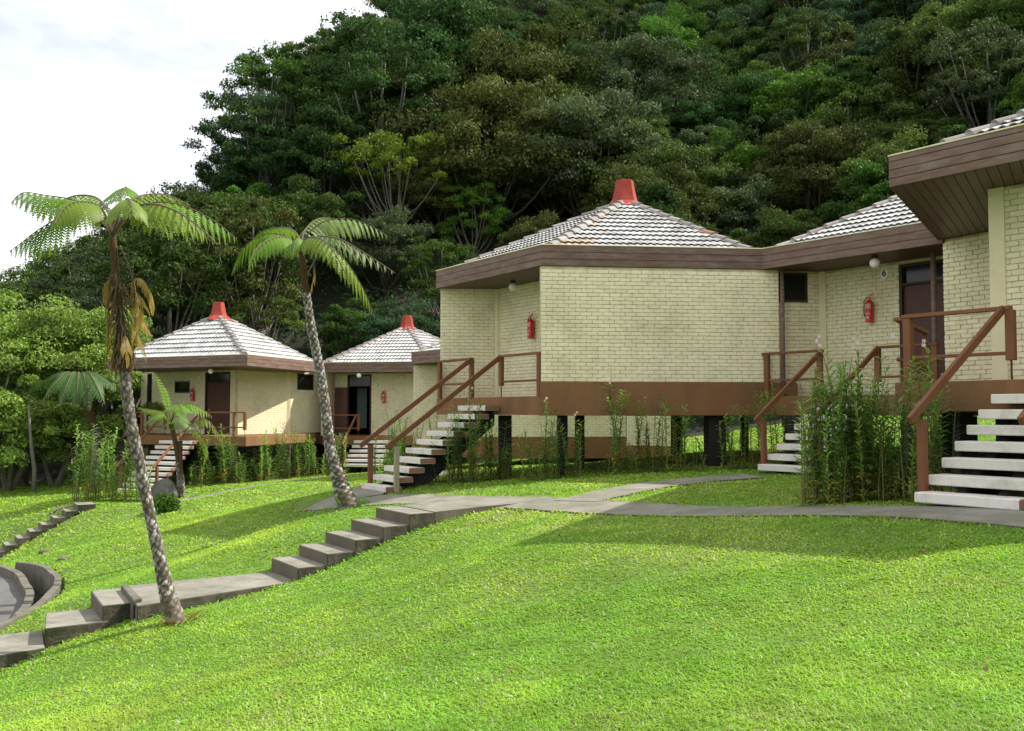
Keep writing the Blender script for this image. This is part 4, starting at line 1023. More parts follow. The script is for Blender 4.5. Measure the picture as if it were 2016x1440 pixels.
# tree fern 1
b = hit(350, 1228); D1 = b.y
tf = empty('tree_fern', b, 'tall leaning tree fern with scarred trunk and brown dead fronds, nearest the drive', 'tree fern', 'tree ferns on the lawn')
fern_trunk(tf, [Vector((b.x + .02, b.y, b.z - .15))] + PD([(345, 1222), (325, 1150), (306, 1062), (290, 990), (272, 900), (256, 820), (246, 735), (238, 650), (229, 560), (222, 468)], D1),
           [.13, .10, .075, .068, .067, .067, .068, .066, .060, .054, .05], .66)
# shaggy swelling of old stalks round the upper trunk
mb = MB()
for k in range(110):
    f = random.random(); y = 540 + 175 * f; x = 229 + (y - 540) * .075; c = pt(x, y, D1); th = random.uniform(0, 6.28); r = .06 + .035 * random.random()
    a = c + Vector((math.cos(th) * r * .8, math.sin(th) * r * .8, 0)); e = a + Vector((math.cos(th) * random.uniform(.02, .12), math.sin(th) * .08, -random.uniform(.1, .32)))
    mb.tube([a, (a + e) / 2 + Vector((math.cos(th) * .03, 0, 0)), e], [.012, .009, .004], 4)
mb.build('old_stalks', M['stalk'], tf)
B = (222, 466)
FR1 = [([B, (196, 425), (150, 396), (90, 385), (45, 380), (22, 400)], 'frond_a', .42, .5), ([B, (185, 425), (130, 425), (80, 450), (40, 480), (18, 496)], 'frond_a', .45, .75),
       ([B, (232, 425, .3), (240, 385, .8), (248, 368, 1.5), (252, 385, 2.1)], 'frond_a', .55, .35), ([B, (252, 430), (300, 400), (360, 405), (425, 438), (466, 472)], 'frond_a', .46, .65),
       ([B, (248, 425, -.4), (290, 402, -.9), (345, 415, -1.3), (395, 450, -1.5), (425, 478, -1.5)], 'frond_b', .40, .8), ([B, (200, 412, -.4), (165, 397, -.9), (130, 405, -1.3), (108, 440, -1.6)], 'frond_b', .40, .7),
       ([B, (214, 420, .5), (190, 390, 1.2), (150, 385, 1.8), (110, 400, 2.2)], 'frond_a', .45, .5), ([B, (238, 410, .5), (280, 385, 1.2), (330, 385, 1.8), (375, 405, 2.2)], 'frond_b', .42, .5),
       ([B, (236, 415, -.4), (250, 392, -1.1), (258, 400, -1.6), (262, 425, -1.9)], 'frond_b', .42, .4)]
for c, m_, pl, dr in FR1: frond(tf, PD(c, D1), M[m_], pl * 1.06, 13, .34, dr * 1.15, fwd=.6, wf=.135, curl=.7, fine=13)
for c, pl in [([(236, 485), (252, 520), (262, 560), (266, 640), (258, 735)], .30), ([(228, 500), (216, 560), (214, 640), (208, 730)], .26), ([(238, 560), (275, 548), (295, 575), (300, 620)], .24),
              ([(240, 600), (262, 640), (280, 680), (288, 712)], .18), ([(236, 620), (228, 670), (222, 715), (220, 740)], .20), ([(242, 640, -.2), (250, 690, -.25), (250, 725, -.25)], .16),
              ([(226, 540, -.2), (210, 556, -.2), (206, 600, -.2)], .16), ([(246, 600, .2), (280, 630, .2), (298, 660, .2)], .22), ([(250, 560, -.1), (278, 590, -.15), (270, 650, -.2)], .22)]:
    frond(tf, PD(c, D1), M['frond_dead'], pl * .85, 34, .25, .35, name='dead_frond', ragged=.15, curl=.8, wf=.05, fwd=.25)
q = pt(232, 440, D1); MB().tube([pt(222, 466, D1), pt(228, 450, D1), q, q + Vector((.03, 0, .02)), q + Vector((.03, 0, -.015))], [.012, .011, .012, .014, .012], 6).build('fiddlehead', M['stalk'], tf)
# tree fern 2
b = hit(688, 1000); D2 = b.y
tf2 = empty('tree_fern', b, 'leaning tree fern with silvery spreading fronds in front of the open-door bungalow', 'tree fern', 'tree ferns on the lawn')
fern_trunk(tf2, [Vector((b.x + .05, b.y, b.z - .2))] + PD([(686, 996), (674, 965), (662, 925), (650, 880), (640, 800), (628, 720), (612, 640), (602, 570), (597, 520), (593, 492)], D2),
           [.22, .17, .115, .10, .097, .093, .09, .086, .08, .075, .068], .84)
B = (593, 492)
FR2 = [([B, (565, 466), (520, 462), (478, 490), (456, 540)], 'frond_a', .46, .7), ([B, (572, 470, -.5), (540, 468, -1.2), (505, 490, -1.8), (490, 535, -2)], 'frond_a', .42, .7),
       ([B, (606, 462), (640, 436), (690, 432), (735, 448), (764, 466)], 'frond_c', .46, .6), ([B, (618, 468, -.5), (665, 470, -1.1), (720, 500, -1.5), (778, 538, -1.7)], 'frond_c', .40, .6),
       ([B, (625, 482, -.2), (668, 500, -.4), (710, 560, -.5), (738, 625, -.5)], 'frond_b', .52, .6), ([B, (600, 455, .6), (625, 432, 1.3), (655, 432, 2.0), (690, 455, 2.4)], 'frond_c', .45, .5),
       ([B, (585, 462, .5), (560, 448, 1.2), (520, 455, 2), (490, 480, 2.4)], 'frond_a', .45, .5), ([B, (605, 470, -.8), (630, 470, -1.6), (660, 500, -2.2), (690, 560, -2.4)], 'frond_b', .42, .6),
       ([B, (590, 470, -.6), (582, 475, -1.2), (575, 510, -1.5)], 'frond_a', .3, .6)]
for c, m_, pl, dr in FR2: frond(tf2, PD(c, D2), M[m_], pl * 1.06, 14, .22, dr * 1.15, fwd=.6, wf=.14, curl=.7, fine=13)
frond(tf2, PD([(600, 495), (615, 510), (618, 540), (606, 600)], D2), M['frond_dead'], .2, 12, .2, .8, name='dead_frond', ragged=.2)
mb = MB()
for k in range(80):
    th = random.uniform(-1, 4); c = Vector((b.x, b.y, hz(b.x, b.y))); r = random.uniform(.18, .4)
    a = c + Vector((math.cos(th) * r * .6 + .05, math.sin(th) * r * .6, .02)); e = a + Vector((math.cos(th) * .15, math.sin(th) * .15, random.uniform(.05, .28)))
    mb.tube([a, e], [.012, .002], 4)
mb.build('base_tuft', M['orchid'], tf2, colors=True)
bb = hit(350, 1228); mb = MB()
for k in range(60):
    th = random.uniform(0, 6.28); r = random.uniform(.08, .2); a = bb + Vector((math.cos(th) * r, math.sin(th) * r, 0)); e = a + Vector((math.cos(th) * .12 + .05, math.sin(th) * .1, random.uniform(.02, .14)))
    mb.tube([a, e], [.007, .002], 3)
mb.build('dry_tuft', M['frond_dead'], tf)
for px, py, r, lb in ((93, 1087, .22, 'left'), (128, 1101, .17, 'right')):
    q = hit(px, py); mb = MB(); vs = [(q.x + r * (1 + .25 * math.sin(k * 2.3 + r * 9)) * math.cos(k * .785), q.y + .8 * r * math.sin(k * .785)) for k in range(8)]
    mb.prism(vs, q.z - .1, q.z + .045); tag(mb.build('flat_stone', M['stone'], bevel=.03), f'{lb} of two small flat brown stones sunk in the lawn above the drive', 'stone')
# small twin tree fern
b = hit(352, 982, 18); D3 = b.y
tf3 = empty('tree_fern', b, 'small twin-trunked young tree fern beside the boulder', 'tree fern', 'tree ferns on the lawn')
fern_trunk(tf3, [b - Vector((.08, 0, .1))] + PD([(352, 960), (350, 910), (344, 865), (336, 835)], D3), [.07, .065, .07, .09, .08], .5)
fern_trunk(tf3, [b + Vector((.08, 0, -.1))] + PD([(360, 960), (356, 920), (355, 880), (355, 868)], D3), [.07, .065, .07, .085], .45)
B = (337, 832); BB = (355, 866)
for c, m_, pl, dr in [([B, (322, 812), (296, 806), (270, 802)], 'frond_b', .5, .3), ([B, (330, 800), (322, 770), (306, 735)], 'frond_a', .55, .1), ([B, (318, 815, -.6), (300, 822, -1), (284, 838, -1.2)], 'frond_a', .5, .5),
                      ([B, (345, 802, -.8), (352, 796, -1.8), (362, 812, -2.6)], 'frond_a', .75, .4), ([B, (352, 805), (375, 795), (405, 810), (418, 822)], 'frond_a', .65, .6), ([BB, (375, 838), (405, 825), (430, 855), (444, 890)], 'frond_b', .45, .7),
                      ([BB, (372, 850), (392, 852), (405, 885), (402, 915)], 'frond_b', .6, .6), ([BB, (350, 840), (352, 818, .5), (356, 808, .9)], 'frond_a', .6, .4), ([B, (345, 808, .6), (360, 795, 1.2), (385, 798, 1.6)], 'frond_a', .5, .5)]:
    frond(tf3, PD(c, D3), M[m_], pl * .8, 12, .24, dr, fine=8, wf=.14)
# far tree fern by the forest edge
D4 = 39.0; c0 = pt(190, 872, D4); c0.z = hz(c0.x, D4)
tf4 = empty('tree_fern', c0, 'dark green tree fern with a full round crown at the edge of the left bushes', 'tree fern', 'tree ferns on the lawn')
fern_trunk(tf4, [c0] + PD([(190, 868), (180, 825), (168, 785), (158, 755)], D4), [.2, .18, .17, .17, .18], .55)
B = (157, 752)
for e in [(52, 772), (82, 792), (118, 800), (150, 808), (175, 808), (205, 795), (240, 772), (225, 750), (110, 760), (195, 735), (130, 740)]:
    dx = e[0] - B[0]; z = -2.2 if e[1] > 790 else (1.5 if e[1] < 762 else -.3)
    frond(tf4, PD([B, (B[0] + dx * .3, 732, z * .4), (B[0] + dx * .65, 735 + (e[1] - 735) * .35, z * .8), (e[0], e[1], z)], D4), M['frond_d'], .62, 20, .1, .6, fine=7)
print("ferns", time.time() - T0)
# boulder with a small shrub
b = hit(322, 985, 18); bo = bmesh.new(); bmesh.ops.create_icosphere(bo, subdivisions=3, radius=.5)
for v in bo.verts:
    d = math.sin(v.co.x * 7 + 1) * math.cos(v.co.y * 6) * .06 + math.sin(v.co.z * 9 + v.co.x * 4) * .035
    v.co = Vector((v.co.x * .95, v.co.y * .8, v.co.z * 1.15 + .1 * v.co.x)) * (1 + d)
me = bpy.data.meshes.new('boulder'); bo.to_mesh(me); bo.free(); me.materials.append(M['boulder'])
o = bpy.data.objects.new('boulder', me); o.location = (b.x, b.y, b.z + .12); link(o); tag(o, 'pointed grey boulder beside the small twin tree fern', 'boulder')
def leafball(name, mtl, r, n, ls, seed, flat=1.0, colvar=.35, up=0):
    rg = np.random.default_rng(seed); d = rg.normal(size=(n, 3)); d /= np.linalg.norm(d, axis=1)[:, None]; d[:, 2] = np.abs(d[:, 2]) * (1 if up else 1) * np.where(rg.random(n) < .8, 1, -.3)
    rad = r * rg.random(n) ** .4; c = d * rad[:, None] * np.array([1, 1, flat])
    return leaves(name, mtl, c, d, ls, rg, colvar)
def leaves(name, mtl, c, nrm, ls, rg, colvar=.35, tint=None):
    n = len(c); a = rg.normal(size=(n, 3)); nn = nrm * .7 + rg.normal(size=(n, 3)) * .55; nn /= np.linalg.norm(nn, axis=1)[:, None]
    a -= nn * (a * nn).sum(1)[:, None]; a /= np.linalg.norm(a, axis=1)[:, None]; b = np.cross(nn, a)
    s = ls * rg.uniform(.6, 1.3, n)[:, None]; w = s * .42
    V = np.stack([c - a * s * .5, c + b * w * .5, c + a * s * .5, c - b * w * .5], 1).reshape(-1, 3)
    k = rg.uniform(1 - colvar, 1 + colvar, n)[:, None] * np.ones((1, 3)) * (1 + rg.uniform(-.08, .08, (n, 3)))
    if tint is not None: k = k * tint
    return mesh_from_np(name, V, np.arange(4 * n, dtype=np.int32), 4, mtl, col=np.repeat(k, 4, axis=0))
b = hit(326, 1008, 15); me = leafball('small_shrub', LEAF['bright'], .42, 700, .13, 5)
o = bpy.data.objects.new('small_shrub', me); o.location = b + Vector((0, 0, .12)); link(o); tag(o, 'low leafy green shrub at the foot of the boulder', 'shrub')

# ------------------------------------------------------------------ cane orchids
def orchid_mesh(seed, H, nst=3, spread=.12, lean=.1):
    rg = random.Random(seed); st, lf = MB(), MB(); tops = []
    for k in range(nst):
        th = rg.uniform(0, 6.28); r = rg.uniform(0, spread); b = Vector((math.cos(th) * r, math.sin(th) * r, -.05)); h = H * rg.uniform(.5, 1.0)
        ln = Vector((rg.uniform(-lean, lean), rg.uniform(-lean, lean), 0)); P = [b + ln * (h * (i / 5) ** 1.4) + Vector((0, 0, h * i / 5)) for i in range(6)]
        st.tube(P, [.008, .008, .007, .006, .005, .004], 5); tops.append(P[-1]); az = rg.uniform(0, 6.28)
        nl = int(h / .030); brown = rg.random()
        for j in range(nl):
            f = (j + 2) / (nl + 2); x = f * 5; i = min(int(x), 4); p = P[i].lerp(P[i + 1], x - i)
            if f < .2 and rg.random() < .35: continue
            L = rg.uniform(.20, .32) * (1.05 - .30 * f); d = Vector((math.cos(az + j * math.pi + rg.uniform(-.5, .5)), math.sin(az + j * math.pi + rg.uniform(-.5, .5)), 0))
            w = .0150; e = rg.uniform(.25, 1.1); s = Vector((-d.y, d.x, 0)) * w
            q1 = p + (d * 1.0 + Vector((0, 0, e * .6))) * L * .5; q2 = q1 + (d * 1.0 + Vector((0, 0, e * .25 - .28))) * L * .5
            g_ = rg.uniform(.7, 1.35); dry = f < .3 and rg.random() < .6
            c = (1.9 * g_, 1.0 * g_, 1.0) if dry else (g_, g_, g_)
            lf.add([p - s * .6, p + s * .6, q1 + s, q1 - s, q2], [(0, 1, 2, 3), (3, 2, 4)], 0, c)
    return st.mesh('stem', M['cane']), lf.mesh('leaves', M['orchid'], colors=True), tops
OV = [orchid_mesh(s, h, n, sp, le) for s, h, n, sp, le in ((1, 1.0, 3, .1, .16), (2, 1.25, 3, .13, .2), (3, 1.55, 4, .16, .18), (4, .8, 4, .18, .26), (5, 1.75, 4, .18, .16), (6, 1.1, 5, .22, .22))]
fm = MB()
for k in range(5):
    th = k * 2 * math.pi / 5; d = Vector((math.cos(th), 0, math.sin(th))); s = Vector((-math.sin(th), 0, math.cos(th)))
    fm.add([(0, 0, 0), d * .03 + s * .018 + Vector((0, -.008, 0)), d * .052 + Vector((0, -.012, 0)), d * .03 - s * .018 + Vector((0, -.008, 0))], [(0, 1, 2, 3)])
FM = fm.mesh('flower', M['flower'])
def orchid(x, y, var, sc, label, group, flower=False):
    st, lf, tops = OV[var]; z = hz(x, y)
    o = empty('cane_orchid', (x, y, z), label, 'orchid', group, rz=random.uniform(0, 6.28)); o.scale = (sc,) * 3
    for nm, me_ in (('stem', st), ('leaves', lf)): link(bpy.data.objects.new(nm, me_), o)
    if flower:
        t_ = max(tops, key=lambda q: q.z); 
        for k in range(2 + (random.random() < .5)):
            f = bpy.data.objects.new('flower', FM); f.location = t_ + Vector((random.uniform(-.05, .05), random.uniform(-.05, .05), .03 + .05 * k)); f.rotation_euler = (random.uniform(-.4, .4), 0, -o.rotation_euler.z + random.uniform(-.6, .6)); f.scale = (1 / sc * .62,) * 3; link(f, o)
ordn = ['first', 'second', 'third', 'fourth', 'fifth', 'sixth', 'seventh', 'eighth', 'ninth', 'tenth', 'eleventh', 'twelfth', 'thirteenth', 'fourteenth', 'fifteenth', 'sixteenth', 'seventeenth', 'eighteenth', 'nineteenth', 'twentieth', 'twenty-first', 'twenty-second', 'twenty-third', 'twenty-fourth', 'twenty-fifth', 'twenty-sixth', 'twenty-seventh', 'twenty-eighth', 'twenty-ninth', 'thirtieth', 'thirty-first', 'thirty-second', 'thirty-third', 'thirty-fourth', 'thirty-fifth', 'thirty-sixth', 'thirty-seventh', 'thirty-eighth', 'thirty-ninth', 'fortieth'] + ['further'] * 60
# bed of the centre bungalow: (px of base, px y of top, flower)
bed5 = [(872, 850, 0), (886, 815, 0), (902, 790, 0), (918, 800, 0), (932, 765, 1), (948, 805, 0), (962, 815, 0), (976, 800, 0), (990, 840, 0), (1002, 865, 0), (1052, 822, 0), (1066, 850, 0), (1080, 785, 1), (1094, 800, 0), (1118, 812, 0), (1136, 800, 1),
        (1205, 760, 0), (1222, 745, 1), (1246, 865, 0), (1262, 760, 0), (1276, 790, 0), (1300, 770, 0), (1318, 765, 0), (1342, 770, 0), (1372, 795, 0), (1440, 790, 0), (1452, 770, 0), (1468, 785, 0), (1500, 750, 0), (1520, 745, 0), (1536, 775, 0)]
for i, (px, ty, fl) in enumerate(bed5):
    f = (px - 870) / 660; D = 21.3 - .6 * math.sin(f * 3.0) + random.uniform(-.2, .25) if px < 1040 else 20.1 + random.uniform(-.15, .25) - .2 * (px > 1400)
    x = (px - 1008) / F * D; g_ = hz(x, D); H = (HZ - ty) / F * D - g_
    v = min(range(6), key=lambda k: abs((1.0, 1.25, 1.55, .8, 1.75, 1.1)[k] - H) + random.uniform(0, .25)); h0 = (1.0, 1.25, 1.55, .8, 1.75, 1.1)[v]
    orchid(x, D, v, max(.6, min(1.35, H / h0)), f'{ordn[i]} slender cane orchid from the left before the centre bungalow' + (', with pink flowers' if fl else ''), 'cane orchids in the bed of the centre bungalow', fl)
    if px < 990 and i % 1 == 0:
        orchid(x + random.uniform(-.12, .12), D + .4, random.choice((0, 3, 5)), .75, f'short cane orchid behind the {ordn[i]} one beside the long staircase', 'cane orchids in the bed of the centre bungalow')
# big clump before bungalow 6 and 7
cl = [(1578, 735), (1588, 760), (1600, 715), (1610, 740), (1618, 690), (1626, 720), (1634, 770), (1640, 690), (1648, 720), (1655, 668), (1663, 700), (1670, 740), (1677, 672), (1685, 700), (1692, 730), (1699, 690), (1706, 720), (1714, 740), (1722, 712), (1730, 735), (1740, 725),
      (1752, 750), (1764, 790), (1606, 810), (1630, 820), (1655, 800), (1680, 810), (1705, 805), (1730, 800), (1748, 820), (1786, 690), (1793, 750), (1832, 668), (1842, 700), (1850, 745)]
for i, (px, ty) in enumerate(cl):
    D = (12.9 if px < 1775 else 12.5) + random.uniform(-.45, .55); x = (px - 1008) / F * D; g_ = hz(x, D); H = (HZ - ty) / F * D - g_
    v = min(range(6), key=lambda k: abs((1.0, 1.25, 1.55, .8, 1.75, 1.1)[k] - H) + random.uniform(0, .3)); h0 = (1.0, 1.25, 1.55, .8, 1.75, 1.1)[v]
    orchid(x, D, v, max(.6, min(1.25, H / h0)), f'{ordn[i]} tall cane orchid from the left in the clump between the right-hand staircases', 'cane orchids in the big right-hand clump', ty < 675 and i % 3 != 1)
# far beds
fb = [(px, 37.0, 'bed left of the far bungalow staircase') for px in range(152, 292, 9)] + [(px, 36.4 + (px - 400) / 40, 'bed below the two far bungalows') for px in range(392, 690, 12)] + [(px, 36.5, 'bed beside the near staircase, below plate 2') for px in range(745, 860, 9)]
cnt = {}
for px, D, where in fb:
    cnt[where] = cnt.get(where, 0) + 1
    if where.startswith('bed left'): D = 33.2 + random.uniform(-.8, 1.2)
    elif where.startswith('bed beside'): D = 27 + random.uniform(-1, 2)
    else: D = 35.2 + (px - 392) / 300 * 4.2 + random.uniform(-.2, .6)
    px += random.uniform(-3, 3); x = (px - 1008) / F * D
    orchid(x, D, random.choice((1, 2, 4, 5)), random.uniform(.95, 1.35) * (1.0 if not where.startswith('bed left') else 1.25), f'{ordn[cnt[where]-1]} cane orchid from the left in the {where}', 'cane orchids, ' + where, random.random() < .1)
print("orchids", time.time() - T0)

# ------------------------------------------------------------------ forest trees
def crown(seed, lobes, R0, H0, nl, ls, spread=1.0, hollow=.35, limb=True, topflat=0, bare=0):
    """returns (crown mesh factory data, branch polylines); crown spans z 0..H0 above its base"""
    rg = np.random.default_rng(seed); cs, nn, tn = [], [], []; br = []
    for i in range(lobes):
        th = rg.uniform(0, 2 * np.pi); ph = np.arccos(rg.uniform(-.75, 1)); rr = rg.uniform(.5, .95)
        c = np.array([np.cos(th) * np.sin(ph) * R0 * rr, np.sin(th) * np.sin(ph) * R0 * rr, H0 * .48 + np.cos(ph) * H0 * .42 * rr])
        if topflat: c[2] = H0 * (.5 + .35 * rg.random()) - .12 * (c[0] ** 2 + c[1] ** 2) / R0
        r = rg.uniform(.12, .29) * R0 * spread; n = int(nl / lobes)
        d = rg.normal(size=(n, 3)); d /= np.linalg.norm(d, axis=1)[:, None]
        low = d[:, 2] < -.25; d[low, 2] *= -.6; d /= np.linalg.norm(d, axis=1)[:, None]
        rad = r * (hollow + (1 - hollow) * rg.random(n) ** .45); clump = 1 + .16 * np.sin(d[:, 0] * 9 + i) * np.sin(d[:, 1] * 9) * 1.5
        p = c + d * (rad * clump)[:, None] * np.array([1, 1, .75])
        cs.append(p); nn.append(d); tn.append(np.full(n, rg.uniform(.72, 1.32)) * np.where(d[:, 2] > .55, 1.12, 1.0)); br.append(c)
    return np.vstack(cs), np.vstack(nn), np.concatenate(tn), br
def tree_kind(seed, lobes, R0, H0, trunkH, nl, ls, mtl, bark, **kw):
    c, d, tn, br = crown(seed, lobes, R0, H0, nl, ls, **kw); rg = np.random.default_rng(seed + 99)
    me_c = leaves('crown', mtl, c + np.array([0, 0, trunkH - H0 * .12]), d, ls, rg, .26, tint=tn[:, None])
    mb = MB(); rnd = random.Random(seed); r0 = .026 * R0 + .05
    P = [Vector((0, 0, -1.5)), Vector((rnd.uniform(-.2, .2), rnd.uniform(-.2, .2), trunkH * .5)), Vector((rnd.uniform(-.4, .4), rnd.uniform(-.4, .4), trunkH + H0 * .15)), Vector((0, 0, trunkH + H0 * .6))]
    mb.tube(catmull(P, 4), [r0 * 1.3 - r0 * 1.1 * i / 12 for i in range(13)], 7)
    for b in br[:18]:
        e = Vector(b) + Vector((0, 0, trunkH - H0 * .12)); s = Vector((0, 0, trunkH * rnd.uniform(.6, 1.05))); m = s.lerp(e, .5) + Vector((0, 0, -.10 * H0))
        mb.tube(catmull([s, m, e], 3), [r0 * .30 * (1 - i / 7) + .015 for i in range(7)], 5)
    return mb.mesh('trunk', bark, smooth=True), me_c
SHP = {'round': dict(lobes=70, R0=3.4, H0=7.4, trunkH=.9, nl=30000, ls=.18), 'broad': dict(lobes=90, R0=4.3, H0=7.2, trunkH=1.0, nl=38000, ls=.19),
       'oval': dict(lobes=60, R0=2.7, H0=8.2, trunkH=.9, nl=27000, ls=.17), 'loose': dict(lobes=80, R0=3.4, H0=7.6, trunkH=2.0, nl=17000, ls=.18, spread=.75, hollow=.1),
       'umbrella': dict(lobes=60, R0=4.0, H0=6.0, trunkH=2.6, nl=10000, ls=.19, spread=.7, topflat=1)}
KIND = {}
def kind(shape, color, v):
    k = (shape, color, v)
    if k not in KIND:
        base = (shape, v)
        if base not in KIND:
            KIND[base] = tree_kind(hash(shape) % 7 * 10 + 100 * v + {'round': 1, 'broad': 2, 'oval': 3, 'loose': 4, 'umbrella': 5}[shape] if False else {'round': 11, 'broad': 22, 'oval': 33, 'loose': 44, 'umbrella': 55}[shape] + 100 * v,
                                   mtl=LEAF['dark'], bark=M['bark'] if shape in ('loose', 'umbrella') else M['barkdark'], **SHP[shape])
        KIND[k] = KIND[base]
    return KIND[k]
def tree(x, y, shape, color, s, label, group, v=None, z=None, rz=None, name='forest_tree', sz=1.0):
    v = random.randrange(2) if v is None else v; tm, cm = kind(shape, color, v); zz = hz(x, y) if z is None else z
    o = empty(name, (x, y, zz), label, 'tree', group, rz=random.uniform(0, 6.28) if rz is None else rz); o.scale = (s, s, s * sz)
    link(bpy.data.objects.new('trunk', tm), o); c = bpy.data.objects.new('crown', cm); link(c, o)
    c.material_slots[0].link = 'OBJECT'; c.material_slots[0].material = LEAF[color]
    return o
def crown_top(shape, s, sz=1.0): q = SHP[shape]; return (q['trunkH'] + q['H0'] * .86) * s * sz
TREES = []
# distinctive trees: px, py of crown top, distance, shape, colour, scale, label
DIST = [(540, 48, 74, 'loose', 'mid', 1.5, 'big loose-crowned tree standing out against the sky at the upper left'),
        (505, 150, 72, 'loose', 'blue', 1.3, 'loose blue-green tree just below the big skyline tree, against the white sky'),
        (600, 60, 76, 'loose', 'mid', 1.35, 'airy mid green skyline tree right of the big loose-crowned one at upper left'),
        (700, 6, 84, 'loose', 'mid', 1.45, 'tall airy tree with sky showing through, second group along the ridge'),
        (560, 210, 66, 'round', 'dark', 1.2, 'dark rounded tree below the upper left skyline trees'),
        (640, 170, 70, 'oval', 'dark', 1.3, 'dark tall-crowned tree right of the loose skyline trees'),
        (850, -20, 96, 'broad', 'dark', 1.7, 'very dark wide tree on the ridge at the top edge, left of centre'),
        (760, 20, 92, 'loose', 'dark', 1.5, 'dark open tree on the ridge left of the very dark wide one'),
        (780, 245, 58, 'umbrella', 'yellow', 1.1, 'spreading tree with yellow-green leaf tufts and bare limbs, left of centre'),
        (930, 325, 52, 'loose', 'bright', .75, 'small bright green tree above the left eaves of the centre bungalow'),
        (820, 100, 86, 'round', 'olive', 1.3, 'olive-brown tree under the very dark ridge tree'),
        (1040, 40, 90, 'broad', 'brown', 1.6, 'wide brownish olive tree at the top, left of centre of the hill'),
        (960, 140, 84, 'broad', 'brown', 1.4, 'brown-olive domed tree below the wide brownish one'),
        (1160, 155, 74, 'broad', 'grey', 1.35, 'greyish green domed tree above the red cap of the centre bungalow'),
        (1250, 60, 86, 'broad', 'grey', 1.4, 'grey-green dome tree high above and right of the centre bungalow cap'),
        (1262, 205, 58, 'loose', 'pale', .95, 'slender light-topped tree with thin pale trunks right behind the centre roof cap'),
        (1390, 215, 60, 'oval', 'grey', 1.0, 'narrow grey-green tree right of the slender light-topped one'),
        (1440, 305, 54, 'round', 'grey', 1.05, 'full grey-green tree behind the right slope of the centre roof'),
        (1430, 235, 62, 'round', 'bright', .95, 'bright green bushy tree above the valley between the two right-hand roofs'),
        (1560, 105, 68, 'round', 'bright', 1.15, 'bright green tree halfway up the hill on the right'),
        (1700, 145, 64, 'round', 'olive', 1.15, 'olive green dome tree between the bright tree and the right-hand eaves'),
        (1820, 190, 60, 'round', 'olive', .9, 'small light-topped olive tree above the corner of the right-hand eaves'),
        (1940, 10, 58, 'loose', 'grey', 1.35, 'tall grey-green tree with thin pale trunk at the right edge'),
        (1660, 60, 72, 'loose', 'brown', 1.0, 'sparse tree with crossing pale branches near the top right'),
        (1810, 30, 74, 'broad', 'olive', 1.2, 'wide olive tree near the top right beside the sparse one'),
        (1500, 90, 78, 'oval', 'pale', .9, 'pale-topped tree left of the bright green one on the right'),
        (1730, 240, 56, 'round', 'dark', 1.0, 'dark tree directly above the right-hand eaves corner'),
        (1640, 390, 47, 'round', 'mid', .6, 'low green tree peeping over the roof of the bungalow with plate 6'),
        (340, 348, 60, 'loose', 'olive', 1.25, 'olive feathery tree on the skyline right of the left tree fern'),
        (430, 345, 62, 'broad', 'olive', 1.15, 'wide olive tree left of the pale forked trunk'),
        (500, 345, 58, 'loose', 'brown', 1.15, 'brown-olive tree with a pale forked trunk above the far left roof'),
        (440, 255, 66, 'loose', 'dark', .62, 'thin sprig-like small tree alone against the white sky'),
        (120, 480, 56, 'loose', 'olive', 1.2, 'feathery tree against the sky behind the left tree fern'),
        (210, 440, 58, 'loose', 'grey', 1.15, 'feathery grey-green tree behind the crown of the left tree fern'),
        (60, 520, 62, 'loose', 'blue', .9, 'small airy tree at the far left skyline'),
        (240, 400, 64, 'loose', 'olive', 1.1, 'open olive tree on the skyline behind the left tree fern'),
        (620, 320, 56, 'round', 'olive', 1.0, 'olive tree between the two lawn tree ferns, above their crowns'),
        (760, 390, 50, 'round', 'grey', .8, 'grey-green tree with thin pale stems right of the silvery tree fern'),
        (870, 430, 47, 'loose', 'mid', .75, 'thin-stemmed green tree left of the centre bungalow wall'),
        (700, 560, 46, 'round', 'mid', .55, 'low light green tree behind the cap of the open-door bungalow'),
        (520, 560, 47, 'umbrella', 'pale', .6, 'low yellowish tree right behind the cap of the far left bungalow'),
        (1050, 400, 50, 'round', 'brown', .8, 'brown-tinged bushy tree above the left hip of the centre roof')]
def ground_for(px, top_py, D, shape, s, sz=1.0):
    p = pt(px, top_py, D); return p.x, D, p.z - crown_top(shape, s, sz)
used = []
for px, py, D, sh, co_, s, lb in DIST:
    s *= 1.12 if D > 60 and px > 720 else 1
    # slide along the line of sight until the trunk foot meets the hill
    best = min(np.arange(49, 118, .5), key=lambda d: abs(ground_for(px, py, d, sh, s)[2] - hz((px - 1008) / F * d, d)) + abs(d - D) * .12)
    x, y, z = ground_for(px, py, best, sh, s); g_ = hz(x, y); dz = z - g_
    sz = 1 + max(-.35, min(.9, dz / crown_top(sh, s)))
    tree(x, y, sh, co_, s, lb, None, z=g_ - .3, sz=sz); used.append((x, y))
